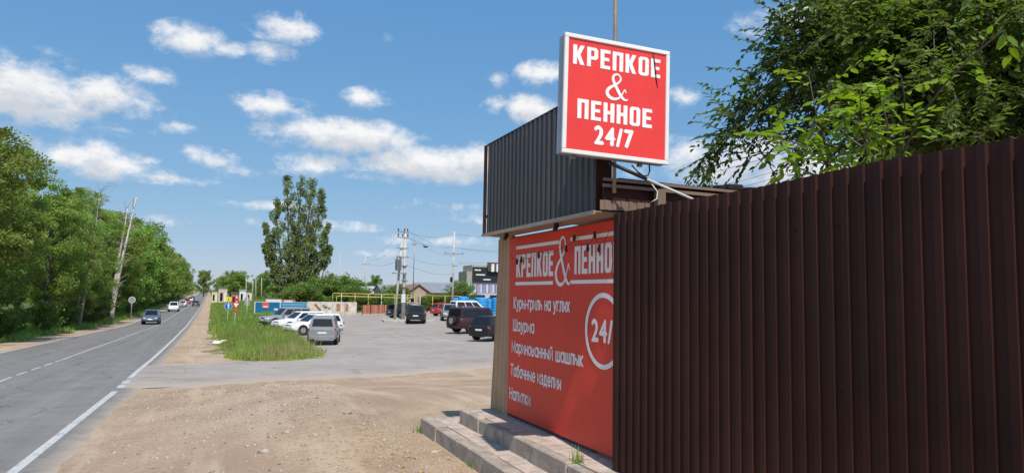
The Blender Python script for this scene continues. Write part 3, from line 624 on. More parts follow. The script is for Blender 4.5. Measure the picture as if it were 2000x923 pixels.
# garland of dark bulbs strung before the banner
GLD = thing('light_garland', 'string of small dark bulbs hanging in front of the red banner', 'garland', (3.97, 8.4, 2.7))
pts = [(9.9, 2.80), (9.62, 2.70), (9.45, 2.72), (8.85, 2.76), (8.02, 2.80), (7.8, 2.92), (7.45, 2.78), (7.28, 2.92), (7.18, 2.76), (6.9, 2.95)]
wp = []
for (a, za), (b, zb) in zip(pts[:-1], pts[1:]):
    for t in np.linspace(0, 1, 5, endpoint=False): wp.append((0, a+(b-a)*t-8.4, za+(zb-za)*t-.05*math.sin(math.pi*t)+.03-2.7))
MB().tube(wp, .003, 5).build('cord', M_DARK, GLD)
for y, z in pts[1:-1]:
    mb = MB(); mb.tube([(0, y-8.4, z-2.7+.03), (0, y-8.4, z-2.7+.01), (0, y-8.4, z-2.7-.02), (0, y-8.4, z-2.7-.05), (0, y-8.4, z-2.7-.06)], [.010, .014, .022, .018, .004], 8); mb.build('bulb', mat('dark_bulb', (.05, .012, .01), .3), GLD)

# ------------------------------------------------------------------ steps in front of the kiosk
def step(name, label, x0, x1, y0, y1, z0, z1, kw, ky):
    t = thing(name, label, 'step', (x0, y0, z0)); L_ = y1-y0
    MB().box(((x1-x0)/2+kw/2, L_/2, (z1-z0)/2-.012), (x1-x0-kw, L_-.24, z1-z0-.025)).build('core', M_CONC, t)
    y = 0.0; k = 0
    while y < L_-.01:
        l_ = min(ky, L_-y); zt = .011*math.sin(k*2.3); a = .012*math.sin(k*1.7)
        MB().box((kw/2+a, y+l_/2, (z1-z0)/2+zt), (kw, l_-.012, z1-z0), bev=.014).build('edge_stone', M_CONC, t); y += ky; k += 1
    for i in range(3):
        w = (x1-x0-kw)/3; MB().box((kw+w*(i+.5)+.004, L_-.06, (z1-z0)/2), (w-.01, .12, z1-z0), bev=.012).build('edge_stone', M_CONC, t)
    y = 0.0; k = 0
    while y < L_-.14:
        l_ = min(.42, L_-.13-y); MB().box(((x1-x0+kw)/2+.004, y+l_/2, z1-z0-.016+.002*math.sin(k*3.1)), (x1-x0-kw-.012, l_-.008, .02)).build('tread_tile', M_TREAD, t); y += .42; k += 1
    return t
step('lower_step', 'lower broad concrete step with pale tiled tread in front of the kiosk', 3.07, 3.72, 4.2, 11.35, -.25, .22, .19, 1.05)
step('upper_step', 'upper narrow concrete step directly under the red banner', 3.53, 4.30, 4.2, 10.76, .10, .42, .12, .95)

# ------------------------------------------------------------------ light-box sign, its mast, brace and cable
SG = thing('lightbox_sign', 'square red and white light-box sign jutting out above the fence', 'sign', (3.76, 6.45, 3.63), 0.0)
SG.rotation_euler = (0, R(1.0), 0)
M_SRED = mat('red_acrylic_face', (.80, .050, .042), .35, 0, .08, 2.2, spec=.5)
M_FRAME = mat('white_enamel_frame', (.80, .78, .74), .4, 0, .06, 2)
W_, H_ = 1.27, 1.25
MB().box((0, .07, H_/2), (W_-.02, .13, H_-.02)).build('case', mat('zinc_grey_case', (.36, .38, .40), .45, .4, .12, 3), SG)
MB().box((0, -.004, H_/2), (W_-.06, .012, H_-.06)).build('face', M_SRED, SG)
for (c, d) in (((0, -.008, .0225), (W_, .035, .045)), ((0, -.008, H_-.0225), (W_, .035, .045)), ((-W_/2+.0225, -.009, H_/2), (.045, .035, H_-.09)), ((W_/2-.0225, -.009, H_/2), (.045, .035, H_-.09))):
    MB().box(c, d, bev=.006).build('frame_bar', M_FRAME, SG)
sx = lambda x, z: plane_M((x-W_/2, -.0125, z), (1, 0, 0), (0, 0, 1))
M_SW = mat('white_vinyl', (.86, .85, .83), .45, 0, .03)
block_word('КРЕПКОЕ', sx(.10, .935), 1.055, .205, M_SW, SG, .13); block_word('ПЕННОЕ', sx(.165, .375), .895, .205, M_SW, SG, .13)
ampersand(sx(.50, .635), .235, .265, M_SW, SG, 1.15); text_line('24/7', sx(.375, .135), .45, .195, M_SW, SG, .011, 'digit', space=1.22)
MB().tube([(.42, -.014, 1.235), (.44, -.014, 1.10), (.465, -.014, .93), (.49, -.014, .82)], [.006, .009, .008, .002], 5).build('crack', M_DARK, SG)
for x in (-.45, .35): MB().box((x, .10, -.012), (.05, .04, .03)).build('mounting_bracket', M_STEEL, SG)
MAST = thing('sign_mast', 'thin rusty steel mast rising behind the square sign', 'mast', (3.83, 6.60, 3.3))
MB().tube([(0, 0, 0), (0, 0, 3.4)], .021, 10).build('pole', mat('rusty_pipe', (.30, .22, .16), .7, .2, .25, 8), MAST)
MB().box((0, -.012, .9), (.12, .03, .06)).build('clamp', M_STEEL, MAST)
BR = thing('sign_brace', 'pale tube slanting from under the sign to the fence top', 'brace', (3.7, 6.5, 3.62))
a, b = Vector((0, 0, -.02)), Vector((1.02, -.5, -.52))
MB().tube([a, a+(b-a)*.35], .02, 8).build('dark_tube', M_DARK, BR); MB().tube([a+(b-a)*.33, b], .014, 8).build('pale_tube', mat('dirty_white_plastic', (.55, .52, .46), .6), BR)
CB = thing('power_cable', 'black cable looping from the underside of the sign', 'cable', (4.2, 6.5, 3.62))
cp = [(0, 0, 0), (.005, 0, -.07), (-.02, -.01, -.12), (-.08, -.02, -.135), (-.16, -.03, -.10), (-.23, -.02, -.03)]
MB().tube(cp, .008, 6).build('cord', M_DARK, CB)
MB().tube([(.0, -.05, -.22), (.05, -.08, -.30), (.03, -.1, -.38), (-.04, -.1, -.42)], .005, 5).build('loose_wire', M_FRAME, CB)

# ------------------------------------------------------------------ tall brown fence
FX, FZ = 3.86, 3.08
FN = thing('profiled_fence', 'tall dark brown fence of ribbed steel sheets along the right', 'fence', (FX, 3.0, 0))
SHW = 1.08; y = 6.66; k = 0
while y > -1.2:
    z1 = FZ + .012*math.sin(k*2.7); t = profiled_sheet('profiled_sheet', M_BROWN, FN, (-.004*(k % 2), y-3.0, 0), (0, -1, 0), (-1, 0, 0), SHW, .02, z1, .135, .018, .02, FZ + .012*math.sin((k+1)*2.7), .36, .07)
    sc_ = MB()
    for zz in (.5, 1.6, 2.7):
        for q in range(3):
            yy = y-3.0-.135*(.3+q*2.9)-.02; sc_.cyl((-.008, yy, zz), (.0, yy, zz), .006, 6)
    sc_.build('screw_heads', M_BROWN, t)['kind'] = 'stuff'
    MB().box((.07, y-.5-3.0, 1.5), (.06, .06, 2.9)).build('post', M_BROWN, FN)
    y -= SHW; k += 1
for z in (.5, 1.6, 2.7): MB().box((.035, 2.73-3.0, z), (.04, 7.8, .04)).build('rail', M_BROWN, FN)
mb = MB()

# ------------------------------------------------------------------ trees
M_BARK = mat('grey_brown_bark', (.13, .10, .08), .9, 0, .3, 5, bump=.6, bscale=20)
M_BARKP = mat('pale_dead_bark', (.60, .54, .45), .85, 0, .25, 4, bump=.4)
LEAF_A = leafmat('leaf_roadside', (.070, .12, .022), (.36, .50, .11), .44)
LEAF_P = leafmat('leaf_poplar', (.085, .125, .042), (.33, .41, .15), .38)
LEAF_B = leafmat('leaf_bush', (.06, .11, .022), (.23, .33, .07), .38)
LEAF_N = leafmat('leaf_elm_near', (.030, .062, .012), (.135, .22, .036), .46, .42)
LEAF_Y = leafmat('leaf_sapling', (.075, .14, .014), (.23, .35, .04), .45, .4)

def tree_meshes(name, H, Rr, nleaf, lsize, leaf, bark, seed, shape='broad', base=.12, ncl=2, nl=22, us=(.35, .5, .65, .8, .92, 1.0), sr=(.07, .21)):
    """a tapered trunk with limbs, and a crown of leaf clumps carried on those limbs"""
    rg = np.random.default_rng(seed); mb = MB(); tips = []
    lean = rg.normal(size=2)*.03*H
    tk = [(lean[0]*t*t, lean[1]*t*t, H*.88*t) for t in np.linspace(0, 1, 8)]
    r0 = .018*H + .05; mb.tube(tk, [r0*(1.25-.25*min(1, i*2))*(1-.86*i/7)+.015 for i in range(8)], 8)
    for i in range(nl):
        t = base + (1-base)*(i+rg.random())/nl*.95; a = i*2.4+rg.normal()*.4; p0 = np.array((lean[0]*t*t, lean[1]*t*t, H*.88*t))
        if shape == 'broad': ln = Rr*(.55+.55*math.sin(math.pi*min(1, .18+t*.85)))*rg.uniform(.75, 1.2); rise = rg.uniform(.2, .9)
        else: ln = Rr*(.5+.5*math.sin(math.pi*min(1, .25+t*.8)))*rg.uniform(.7, 1.1); rise = rg.uniform(1.4, 2.6)
        d = np.array((math.cos(a), math.sin(a), rise)); d /= np.linalg.norm(d); d *= ln
        bend = np.array((0, 0, .18*ln)); pts = [p0 + d*u + bend*u*u for u in (0, .35, .7, 1.0)]
        mb.tube([tuple(q) for q in pts], [r0*.34*(1-t*.7)+.01, r0*.24*(1-t*.7)+.008, r0*.14*(1-t*.7)+.006, .006], 5)
        for u in us: tips.append((p0 + d*u + bend*u*u, u))
    tips.append((np.array(tk[-1]), 1.0)); tips.append((np.array((lean[0], lean[1], H*.96)), 1.0))
    C = []; S = []
    for q, u in tips:
        for _ in range(ncl): C.append(q + rg.normal(size=3)*Rr*np.array((.13, .13, .11))); S.append(Rr*rg.uniform(*sr))
    C = np.array(C); S = np.array(S); k = rg.integers(0, len(C), nleaf)
    u = rg.normal(size=(nleaf, 3)); u /= np.linalg.norm(u, axis=1)[:, None]; rad = rg.random(nleaf)**.45
    P = C[k] + u*(S[k]*rad)[:, None]*np.array((1.15, 1.15, .8)); P[:, 2] = np.maximum(P[:, 2], H*.04)
    D = u + rg.normal(size=(nleaf, 3))*.7
    V, F = leaves(P, D, rg.uniform(.6, 1.3, nleaf)*lsize, .62, .3, .25)
    return mb, fastmesh(name+'_crown', V, F, leaf)

class TreeKind:
    def __init__(s, *a, **k):
        mb, s.crown = tree_meshes(*a, **k); o = mb.build('trunk', a[6]); s.trunk = o.data; bpy.data.objects.remove(o)
    def put(s, name, label, x, y, rz=0.0, sc=1.0, sz=None, group=None, cat='tree', z=None):
        t = thing(name, label, cat, (x, y, (gz(x, y) if z is None else z)-.05), rz, group); t.scale = (sc, sc, sc if sz is None else sz)
        link(bpy.data.objects.new('trunk', s.trunk), t); link(bpy.data.objects.new('crown', s.crown), t); return t

TA = [TreeKind('roadside', 15.0, 4.6, 15000, .36, LEAF_A, M_BARK, 11+i, base=.06+.02*i) for i in range(4)]
TN = [TreeKind('roadside_near', 15.0, 3.6, 36000, .20, LEAF_A, M_BARK, 51+i, base=.09+.025*i, ncl=1, nl=36, us=(.45, .7, .9, 1.05), sr=(.09, .27)) for i in range(5)]
TSMALL = [TreeKind('shrub', 4.0, 2.0, 5200, .22, LEAF_B, M_BARK, 31+i, base=.02) for i in range(3)]
# roadside row on the left, from the near frame edge to the vanishing point
rt = random.Random(5); ypos = 47.0; idx = 0; row = []
while ypos < 430:
    row.append((ypos, rt.uniform(-1.2, 1.2))); ypos += rt.uniform(5.0, 8.2)*(1 + max(0, ypos-120)/260)
HT = lambda y: float(np.interp(y, [45, 58, 66, 76, 90, 110, 185, 480], [13.4, 14.6, 15.6, 13.6, 15.3, 15.2, 16.8, 15.2]))
ORD = ['', 'second', 'third', 'fourth', 'fifth', 'sixth', 'seventh', 'eighth', 'ninth', 'tenth', 'eleventh', 'twelfth']
for i, (y, dx) in enumerate(row):
    x = float(XR(y) - 2*LW(y)) - 5.6 + dx; h = HT(y)*rt.uniform(.80, 1.10)
    if i == 0: lab = 'nearest leafy tree of the roadside row, at the left picture edge'
    elif i < 12: lab = f'leafy roadside tree, {ORD[i]} from the left picture edge in the near row'
    else: lab = 'leafy tree in the far stretch of the roadside row, merging with its neighbours'
    (TN[i % 5] if y < 125 else TA[i % 4]).put('roadside_tree', lab, x, y, rt.uniform(0, 6.3), h/15.0*rt.uniform(.92, 1.08), h/15.0, 'trees in the roadside row on the left')
for i, y in enumerate(np.arange(50, 330, 13.0)):
    x = float(XR(y) - 2*LW(y)) - 11.5 + rt.uniform(-1.5, 1.5); h = HT(y)*rt.uniform(.85, 1.0)
    TA[(i+2) % 4].put('roadside_tree', 'leafy tree standing behind the front row on the left, hardly told apart', x, y, rt.uniform(0, 6.3), h/15.0, h/15.0, 'trees behind the roadside row on the left')
for i, (y, dx, s) in enumerate([(48, .2, .5), (53.5, .3, .7), (60, .5, .6), (66, -.2, .6), (73, .4, .75), (82, 0, .7), (95, .2, .8), (104, -.3, .9), (138, .3, .8), (150, 0, .9), (168, .3, .9), (190, 0, 1.1), (215, .2, 1.2), (245, 0, 1.3)]):
    x = float(XR(y) - 2*LW(y)) - 4.2 + dx
    TSMALL[i % 3].put('roadside_shrub', ('first', 'second', 'third', 'fourth', 'fifth', 'sixth', 'seventh', 'eighth', 'ninth', 'tenth', 'eleventh', 'twelfth', 'thirteenth', 'farthest')[i] + ' low shrub from the left picture edge under the roadside trees', x, y, rt.uniform(0, 6), s, s*.85, 'shrubs under the roadside trees', 'shrub')

# leaning dead birch, two bare stems with fine twigs
def bare_tree(name, label, x, y, stems, h, seed, m, spread=.9, cat='tree'):
    rg = random.Random(seed); t = thing(name, label, cat, (x, y, gz(x, y)-.1))
    for (dx, dy, hh, r0) in stems:
        pts = [Vector((dx*u, dy*u, hh*u)) + Vector((.12*math.sin(u*5+seed), .1*math.sin(u*7), 0)) for u in np.linspace(0, 1, 10)]
        mb = MB().tube(pts, [r0*(1-.82*i/9) for i in range(10)], 7); mb.build('stem', m, t)
        tw = MB()
        for i in range(44):
            u = rg.uniform(.18, 1); p = Vector((dx*u, dy*u, hh*u)); a = rg.uniform(0, 6.3); l_ = rg.uniform(.5, 1.7)*spread
            q = p + Vector((math.cos(a)*l_*.7, math.sin(a)*l_*.7, l_*rg.uniform(.1, .9))); mid_ = (p+q)/2 + Vector((0, 0, .15*l_))
            tw.tube([p, mid_, q], [.03, .018, .006], 4)
            for _ in range(3):
                b_ = p+(q-p)*rg.uniform(.3, 1); c_ = b_ + Vector((rg.uniform(-.5, .5), rg.uniform(-.5, .5), rg.uniform(-.2, .6)))*l_*.6; tw.tube([b_, c_], [.012, .004], 3)
        o = tw.build('twigs', m, t); o['kind'] = 'stuff'
    return t
bare_tree('dead_tree', 'pale dead tree with two leaning bare stems beside the road', -13.1, 107.0, [(1.9, .8, 16.6, .30), (1.0, .4, 15.2, .24)], 16, 3, M_BARKP, 1.2)
bare_tree('dead_tree', 'bare twiggy grey tree between the crowns near the left picture edge', -13.0, 84.0, [(1.0, .5, 14.5, .15), (-1.2, .3, 13.0, .12)], 14, 5, mat('grey_dead_bark', (.30, .26, .21), .9), 1.9)

# the tall poplar clump in the middle distance
PC = thing('poplar_tree', 'tall poplar with several upright leaders rising over the billboards', 'tree', (13.2, 146, gz(13.2, 146)))
rg = np.random.default_rng(77); mb = MB(); C = []; S = []
for (dx, dy, h, r_) in [(-4.6, 0, 20.0, .85), (-2.2, 1, 25.3, .9), (.6, -.6, 25.0, .95), (3.2, .6, 24.4, .9), (5.4, 0, 22.6, .9), (-6.2, .5, 15.5, .65), (-6.4, 0, 11.5, .6), (6.9, -.5, 16.0, .75), (7.4, .2, 11.6, .65), (0, 1.5, 15, .9), (2.5, -1.4, 13, .9)]:
    pts = [np.array((dx*(.12+.88*u**.75), dy*u, h*u)) for u in np.linspace(0, 1, 12)]
    mb.tube([tuple(q) for q in pts], [(.34*(1-.85*i/11))*r_+.02 for i in range(12)], 7)
    for u in np.linspace(.12, 1, 22):
        q = np.array((dx*(.12+.88*u**.75), dy*u, h*u)); wv = 1.4*r_*(1.0 if u < .8 else (1.12-u)/.32)*(.55 if u < .2 else 1)
        for _ in range(3):
            a = rg.random()*6.3; l_ = wv*rg.uniform(.35, 1.25); e = q + np.array((math.cos(a)*l_, math.sin(a)*l_, l_*rg.uniform(.5, 1.2)))
            if rg.random() < .8: C.append(e); S.append(rg.uniform(.4, .95)*max(.6, r_)); mb.tube([tuple(q), tuple(e)], [.05, .012], 4)
C = np.array(C); S = np.array(S); n = 44000; k = rg.integers(0, len(C), n); u = rg.normal(size=(n, 3)); u /= np.linalg.norm(u, axis=1)[:, None]
P = C[k] + u*(S[k]*rg.random(n)**.5)[:, None]*np.array((1, 1, 1.25)); P[:, 2] = np.minimum(P[:, 2], 25.6)
V, F = leaves(P, u+rg.normal(size=(n, 3))*.6, rg.uniform(.22, .46, n), .7, .3, .15)
PC.scale = (.9, .9, 1.0); mb.build('trunk', M_BARK, PC); link(bpy.data.objects.new('crown', fastmesh('poplar_crown', V, F, LEAF_P)), PC)

# bushes and small trees behind the billboards and along the gas pipe, and far trees
def px_tree(kind, name, label, px, py_top, Y, sc_w, h0, group=None, cat='tree', rz=None):
    p = pY(px, py_top, Y); zb = gz(p.x, Y); h = p.z - zb; kind.put(name, label, p.x, Y, rt.uniform(0, 6) if rz is None else rz, sc_w, h/h0, group, cat)
for i, (px, py, Y, w) in enumerate([(562, 572, 116, 1.0), (580, 558, 118, 1.3), (598, 562, 116, 1.1), (618, 553, 120, 1.5), (640, 545, 122, 1.7), (660, 538, 124, 1.6), (680, 546, 122, 1.6), (697, 560, 118, 1.2)]):
    px_tree(TSMALL[i % 3], 'green_bush', ('low', 'rounded', 'small', 'broad', 'taller', 'tallest', 'dense', 'last')[i] + ' green bush in the clump behind the painted wall', px, py, Y, w, 4.1, 'bushes behind the painted wall', 'bush')
for i, (px, py, Y, w) in enumerate([(712, 578, 112, .9), (728, 577, 113, .9), (745, 579, 112, .9), (762, 572, 114, 1.0), (776, 556, 116, 1.1), (838, 579, 112, .9), (856, 574, 113, 1.0), (870, 577, 112, .9), (898, 566, 106, .9), (905, 552, 108, 1.1)]):
    px_tree(TSMALL[(i+1) % 3], 'green_bush', ('leftmost', 'second', 'third', 'fourth', 'fifth', 'sixth', 'seventh', 'eighth', 'ninth', 'rightmost')[i] + ' from the left of the bright green bushes along the yellow gas pipe', px, py, Y, w, 4.1, 'bushes along the gas pipe', 'bush')
for i, (px, py, Y, w) in enumerate([(400, 528, 480, 1.1), (432, 540, 420, .9), (452, 532, 400, 1.15), (470, 530, 390, 1.1), (510, 535, 300, .6), (523, 531, 290, .62), (540, 548, 260, .5), (733, 538, 330, .7), (505, 548, 330, .6), (490, 552, 420, .8)]):
    px_tree(TA[i % 4], 'distant_tree', ('far roadside tree closing the end of the road', 'far tree at the left end of the dark copse beyond the road', 'tall far tree in the dark copse beyond the road', 'rightmost far tree of the dark copse beyond the road', 'slim tree left of the tall poplar', 'taller slim tree left of the tall poplar', 'low tree at the foot of the tall poplar', 'hazy round tree beyond the grey shed roof', 'small tree between the copse and the poplar', 'small far tree right of the copse')[i], px, py, Y, w, 14.3, 'distant trees', 'tree')

# a band of far woodland closing the horizon
n = 26000; xx = rng.uniform(-160, 620, n); yy = 640 + .05*xx + rng.uniform(-20, 40, n); hh = 7.0 + 2.6*np.sin(xx*.031+1)*np.sin(xx*.083) + 1.5*np.sin(xx*.21)
keep = np.abs(xx + 10) > 8; P = np.stack([xx, yy, g(xx, yy)+hh*rng.random(n)**.6], 1)[keep]
V, F = leaves(P, rng.normal(size=P.shape)+(0, 0, .3), rng.uniform(1.2, 2.6, len(P)), .8, .3)
tag(link(bpy.data.objects.new('distant_woodland', fastmesh('distant_woodland', V, F, LEAF_P))), 'low band of far woodland along the horizon', 'woodland', kind='stuff')

# near tree behind the fence: branches droop over the fence top with single leaves on twigs
def twig_tree(name, label, trunk, targets, nside, leaf, lsz, m, seed, side_len=.55, rad=.10, twr=.30, droop=.35):
    rg = np.random.default_rng(seed); base = np.array(trunk[0]); T = thing(name, label, 'tree', tuple(base))
    tb = MB().tube([tuple(np.array(p)-base) for p in trunk], [rad*(1-.6*i/(len(trunk)-1)) for i in range(len(trunk))], 9); br = MB(); LP = []; LD = []; LS = []
    tr = np.array(trunk)
    for tg in targets:
        tg = np.array(tg); i = rg.integers(len(tr)//2, len(tr)); s = tr[i]*1.0; mid_ = (s+tg)/2 + np.array((0, 0, droop*np.linalg.norm(tg-s)*.5)) + rg.normal(size=3)*.15
        q = lambda u: (1-u)**2*s + 2*u*(1-u)*mid_ + u*u*tg
        br.tube([tuple(q(u)-base) for u in np.linspace(0, 1, 8)], [.013*(1-.8*k/7)+.002 for k in range(8)], 5)
        for k in range(nside):
            u = rg.uniform(.35, 1.0) if k else 1.0; p = q(u); t = q(min(1, u+.02))-q(u-.02); t /= np.linalg.norm(t)
            d = t*.8 + rg.normal(size=3)*.75 + np.array((0, 0, -.2)); d /= np.linalg.norm(d); l_ = side_len*rg.uniform(.5, 1.2)
            e = p + d*l_ + np.array((0, 0, -.12*l_)); br.tube([tuple(p-base), tuple((p+e)/2+np.array((0, 0, .03))-base), tuple(e-base)], [.006, .004, .0018], 3)
            nl = int(l_/.038); sidev = np.cross(d, (0, 0, 1)); sidev /= np.linalg.norm(sidev)+1e-6
            for j in range(nl):
                v = (j+1)/nl; pp = p+(e-p)*v + np.array((0, 0, .12*v*(1-v))); sg = 1 if j % 2 else -1
                LP.append(pp); LD.append(d*.75 + sidev*sg*.8 + np.array((0, 0, -.25)) + rg.normal(size=3)*.22); LS.append(lsz*rg.uniform(.65, 1.2))
    P = np.array(LP)-base; D = np.array(LD); D /= np.linalg.norm(D, axis=1)[:, None]; S = np.array(LS)[:, None]; n = len(P)
    upv = np.array((0, 0, 1.0)) + rg.normal(size=(n, 3))*.45; W = np.cross(D, upv); W /= np.linalg.norm(W, axis=1)[:, None]; Nn = np.cross(W, D)
    w = .24*S
    a = P; b = P+D*S*.3+W*w+Nn*S*.06; c = P+D*S*.68+W*w*.85+Nn*S*.05; d_ = P+D*S-Nn*S*.06; e = P+D*S*.68-W*w*.85+Nn*S*.05; f = P+D*S*.3-W*w+Nn*S*.06
    V = np.stack([a, b, c, d_, e, f], 1).reshape(-1, 3); i = np.arange(n)*6
    F = np.concatenate([np.stack([i, i+1, i+2, i+3], 1), np.stack([i, i+3, i+4, i+5], 1)])
    tb.build('trunk', M_BARK, T); o = br.build('branches', M_BARK, T); o['kind'] = 'stuff'
    link(bpy.data.objects.new('crown', fastmesh(name+'_crown', V, F, m)), T); print(name, 'leaves', n); return T
rgt = np.random.default_rng(21); tg = []
def at(px, py, depth): d = ray(px, py)*depth; return (d[0], d[1], d[2]+CAM_Z)
# limb ends: the drooping left skirt, then the body of the crown
for (px, py, dp) in [(1378, 325, 8.6), (1388, 290, 8.7), (1402, 252, 8.8), (1422, 225, 8.9), (1420, 262, 8.6), (1440, 180, 9.0), (1470, 150, 9.2), (1440, 235, 8.4), (1490, 90, 9.4), (1480, 185, 8.8), (1510, 30, 9.5), (1500, 60, 9.0), (1520, 120, 8.7),
                     (1540, 200, 8.4), (1560, 90, 9.2), (1580, 20, 9.3), (1600, 140, 8.6), (1620, 60, 9.0), (1510, 230, 8.9), (1560, 165, 9.4), (1460, 210, 9.4), (1405, 300, 9.0), (1650, 110, 9.5), (1575, 250, 9.2), (1545, 130, 9.8), (1400, 322, 9.2)]: tg.append(at(px, py, dp))
for _ in range(135):
    px = rgt.uniform(1560, 2150); py = rgt.uniform(-160, 330); tg.append(at(px, py, rgt.uniform(7.8, 11.5)))
for _ in range(60):
    px = rgt.uniform(1680, 2120); py = rgt.uniform(-40, 300); tg.append(at(px, py, rgt.uniform(7.2, 9.0)))
twig_tree('elm_tree', 'large leafy tree hanging over the fence in the upper right corner', [(9.9, 6.4, 0), (9.85, 6.4, 1.5), (9.75, 6.5, 2.8), (9.6, 6.6, 4.0), (9.4, 6.7, 5.2), (9.3, 6.8, 6.6)], tg, 29, None, .094, LEAF_N, 4, .58)
# nearer young shoots with large sunlit leaves, just behind the fence
tg = [at(px, py, dp) for (px, py, dp) in [(1480, 262, 6.1), (1520, 285, 5.9), (1590, 235, 5.8), (1640, 225, 5.6), (1690, 250, 5.5), (1580, 150, 6.0), (1620, 158, 5.9), (1680, 165, 5.7), (1760, 150, 5.3), (1960, 60, 4.7), (1540, 320, 6.1), (1600, 315, 5.9), (1660, 300, 5.7), (1720, 270, 5.5), (1720, 190, 5.6)]]
twig_tree('young_elm', 'young tree with large bright sunlit leaves just above the fence top', [(5.6, 4.6, 0), (5.55, 4.6, 1.0), (5.5, 4.6, 2.0), (5.4, 4.6, 2.9), (5.3, 4.6, 3.5)], tg, 6, None, .105, LEAF_Y, 6, .36, .03, droop=.25)

# ------------------------------------------------------------------ grass and gravel
def blades(name, label, P, h, m, w=.035, cat='grass'):
    n = len(P); a = rng.uniform(0, 6.283, n); le = rng.normal(size=(n, 2))*.28*h[:, None]; w = w*rng.uniform(.7, 1.4, n)
    dx, dy = np.cos(a)*w, np.sin(a)*w
    V = np.stack([np.stack([P[:, 0]-dx, P[:, 1]-dy, P[:, 2]-.02], 1), np.stack([P[:, 0]+dx, P[:, 1]+dy, P[:, 2]-.02], 1), np.stack([P[:, 0]+le[:, 0], P[:, 1]+le[:, 1], P[:, 2]+h], 1)], 1).reshape(-1, 3)
    me = fastmesh(name, V, np.arange(3*n).reshape(-1, 3), m); return tag(link(bpy.data.objects.new(name, me)), label, cat, kind='stuff')
GRASS = leafmat('grass_blade', (.11, .18, .03), (.34, .42, .10), .42, .6)
GRASS_Y = leafmat('grass_dry', (.26, .25, .08), (.50, .45, .20), .3, .7)
def scatter(n, x0, x1, y0, y1, f):
    x = rng.uniform(x0, x1, n); y = rng.uniform(y0, y1, n); k = f(x, y); x, y = x[k], y[k]; return np.stack([x, y, g(x, y)], 1)
lotx = lambda y: np.interp(y, [33, 35, 37, 48, 66, 80, 93, 98.5], [2.4, 4.2, 4.75, 4.95, 5.05, 5.2, 10, 14.5])
def on_mound(x, y): return (np.sin(x*2.1+y*.9)*np.sin(y*1.3-x*.7)+rng.random(len(x))*1.4 > -.1+np.clip(1.2-(x-XR(y)-2.6), 0, 1)*.8) & (x > XR(y)+2.8+.5*np.sin(y*.7)+.35*np.sin(y*2.3)) & (x < lotx(y)-.05+.25*rng.normal(size=len(x))) & (y > 34.6+.3*rng.normal(size=len(x)) - .25*np.sin(x*2) + np.where(x < 1.6, (1.6-x)*2.4, 0))
P = scatter(60000, -2, 6, 34, 62, on_mound); hum = np.clip(.5+.5*np.sin(P[:, 0]*1.3+.6)*np.sin(P[:, 1]*.55)+.3*np.sin(P[:, 1]*1.9+P[:, 0]), .15, 1.2)
edge_ = np.clip((P[:, 0]-XR(P[:, 1])-2.6)/2.2, .15, 1)*np.clip((P[:, 1]-34.4)/1.6, .3, 1)*np.clip((lotx(P[:, 1])-P[:, 0])/.5, .45, 1)
blades('tall_grass', 'tall green grass on the tongue of verge before the parked cars', P, (.18+.62*hum)*edge_*rng.uniform(.5, 1.2, len(P)), GRASS, .026)
P = scatter(16000, -2, 6, 34, 62, lambda x, y: on_mound(x, y) & (np.sin(x*1.1+2)*np.sin(y*.6+1)+.6*np.sin(y*1.7-x) > -.3)); blades('dry_grass', 'straw-coloured stalks among the tall verge grass', P, rng.uniform(.3, .85, len(P))*np.clip((P[:, 0]-XR(P[:, 1])-2.6)/2.2, .2, 1), GRASS_Y, .014)
P = scatter(70000, -4, 16, 62, 240, lambda x, y: (x > XR(y)+2.8+.5*np.sin(y*.7)) & ((y > 112) | (x < lotx(y)-.1))); blades('verge_grass', 'rough green grass along the right verge beyond the road signs', P, rng.uniform(.25, .75, len(P)), GRASS, .06)
P = scatter(42000, -22, -9, 40, 220, lambda x, y: x < XR(y)-2*LW(y)-2.2-.5*np.sin(y*.5)-.3*np.sin(y*1.7)); blades('verge_grass', 'green grass under the roadside trees on the left', P, rng.uniform(.12, .55, len(P)), GRASS, .05)
P = np.array([(3.34, 9.0, .19), (3.08, 8.9, .0)]); P = np.concatenate([P[1]+rng.normal(size=(40, 3))*(.02, .07, 0), np.array((3.66, 7.05, .42))+rng.normal(size=(50, 3))*(.03, .05, 0), np.array((3.05, 11.3, 0))+rng.normal(size=(50, 3))*(.06, .08, 0)]); P[:, 2] = np.where(P[:, 0] > 3.4, .42, g(P[:, 0], P[:, 1]))
blades('step_weeds', 'little tufts of grass growing out of the step joints', P, rng.uniform(.05, .2, len(P)), GRASS, .006, 'weeds')
def stones(name, label, P, s, m):
    n = len(P); O = np.array([(1, 0, 0), (0, 1, 0), (-1, 0, 0), (0, -1, 0), (0, 0, .7), (0, 0, -.5)], float)
    V = (P[:, None, :] + O[None]*s[:, None, None]*rng.uniform(.5, 1.3, (n, 6, 1))*np.array((1, 1, .8))).reshape(-1, 3)
    T = np.array([(0, 1, 4), (1, 2, 4), (2, 3, 4), (3, 0, 4), (1, 0, 5), (2, 1, 5), (3, 2, 5), (0, 3, 5)]); F = (np.arange(n)[:, None, None]*6 + T[None]).reshape(-1, 3)
    tag(link(bpy.data.objects.new(name, fastmesh(name, V, F, m))), label, 'gravel', kind='stuff')
def yard(x, y): return (x > XR(y)+.75+.15*np.sin(y*2)) & (y < np.interp(x, NEARX, NEARY)-.2) & (x < 3.0)
P = scatter(16000, -2.6, 3.1, 7.5, 26, yard); k = rng.random(len(P)) < np.clip(.25+.9*np.sin(P[:, 0]*.9+1)*np.sin(P[:, 1]*.5), .12, 1); P = P[k]
stones('gravel', 'loose pale gravel scattered over the dirt yard', P, rng.gamma(2.0, .0055, len(P))+.005, mat('pale_gravel', (.44, .38, .32), .9, 0, .35, 40))
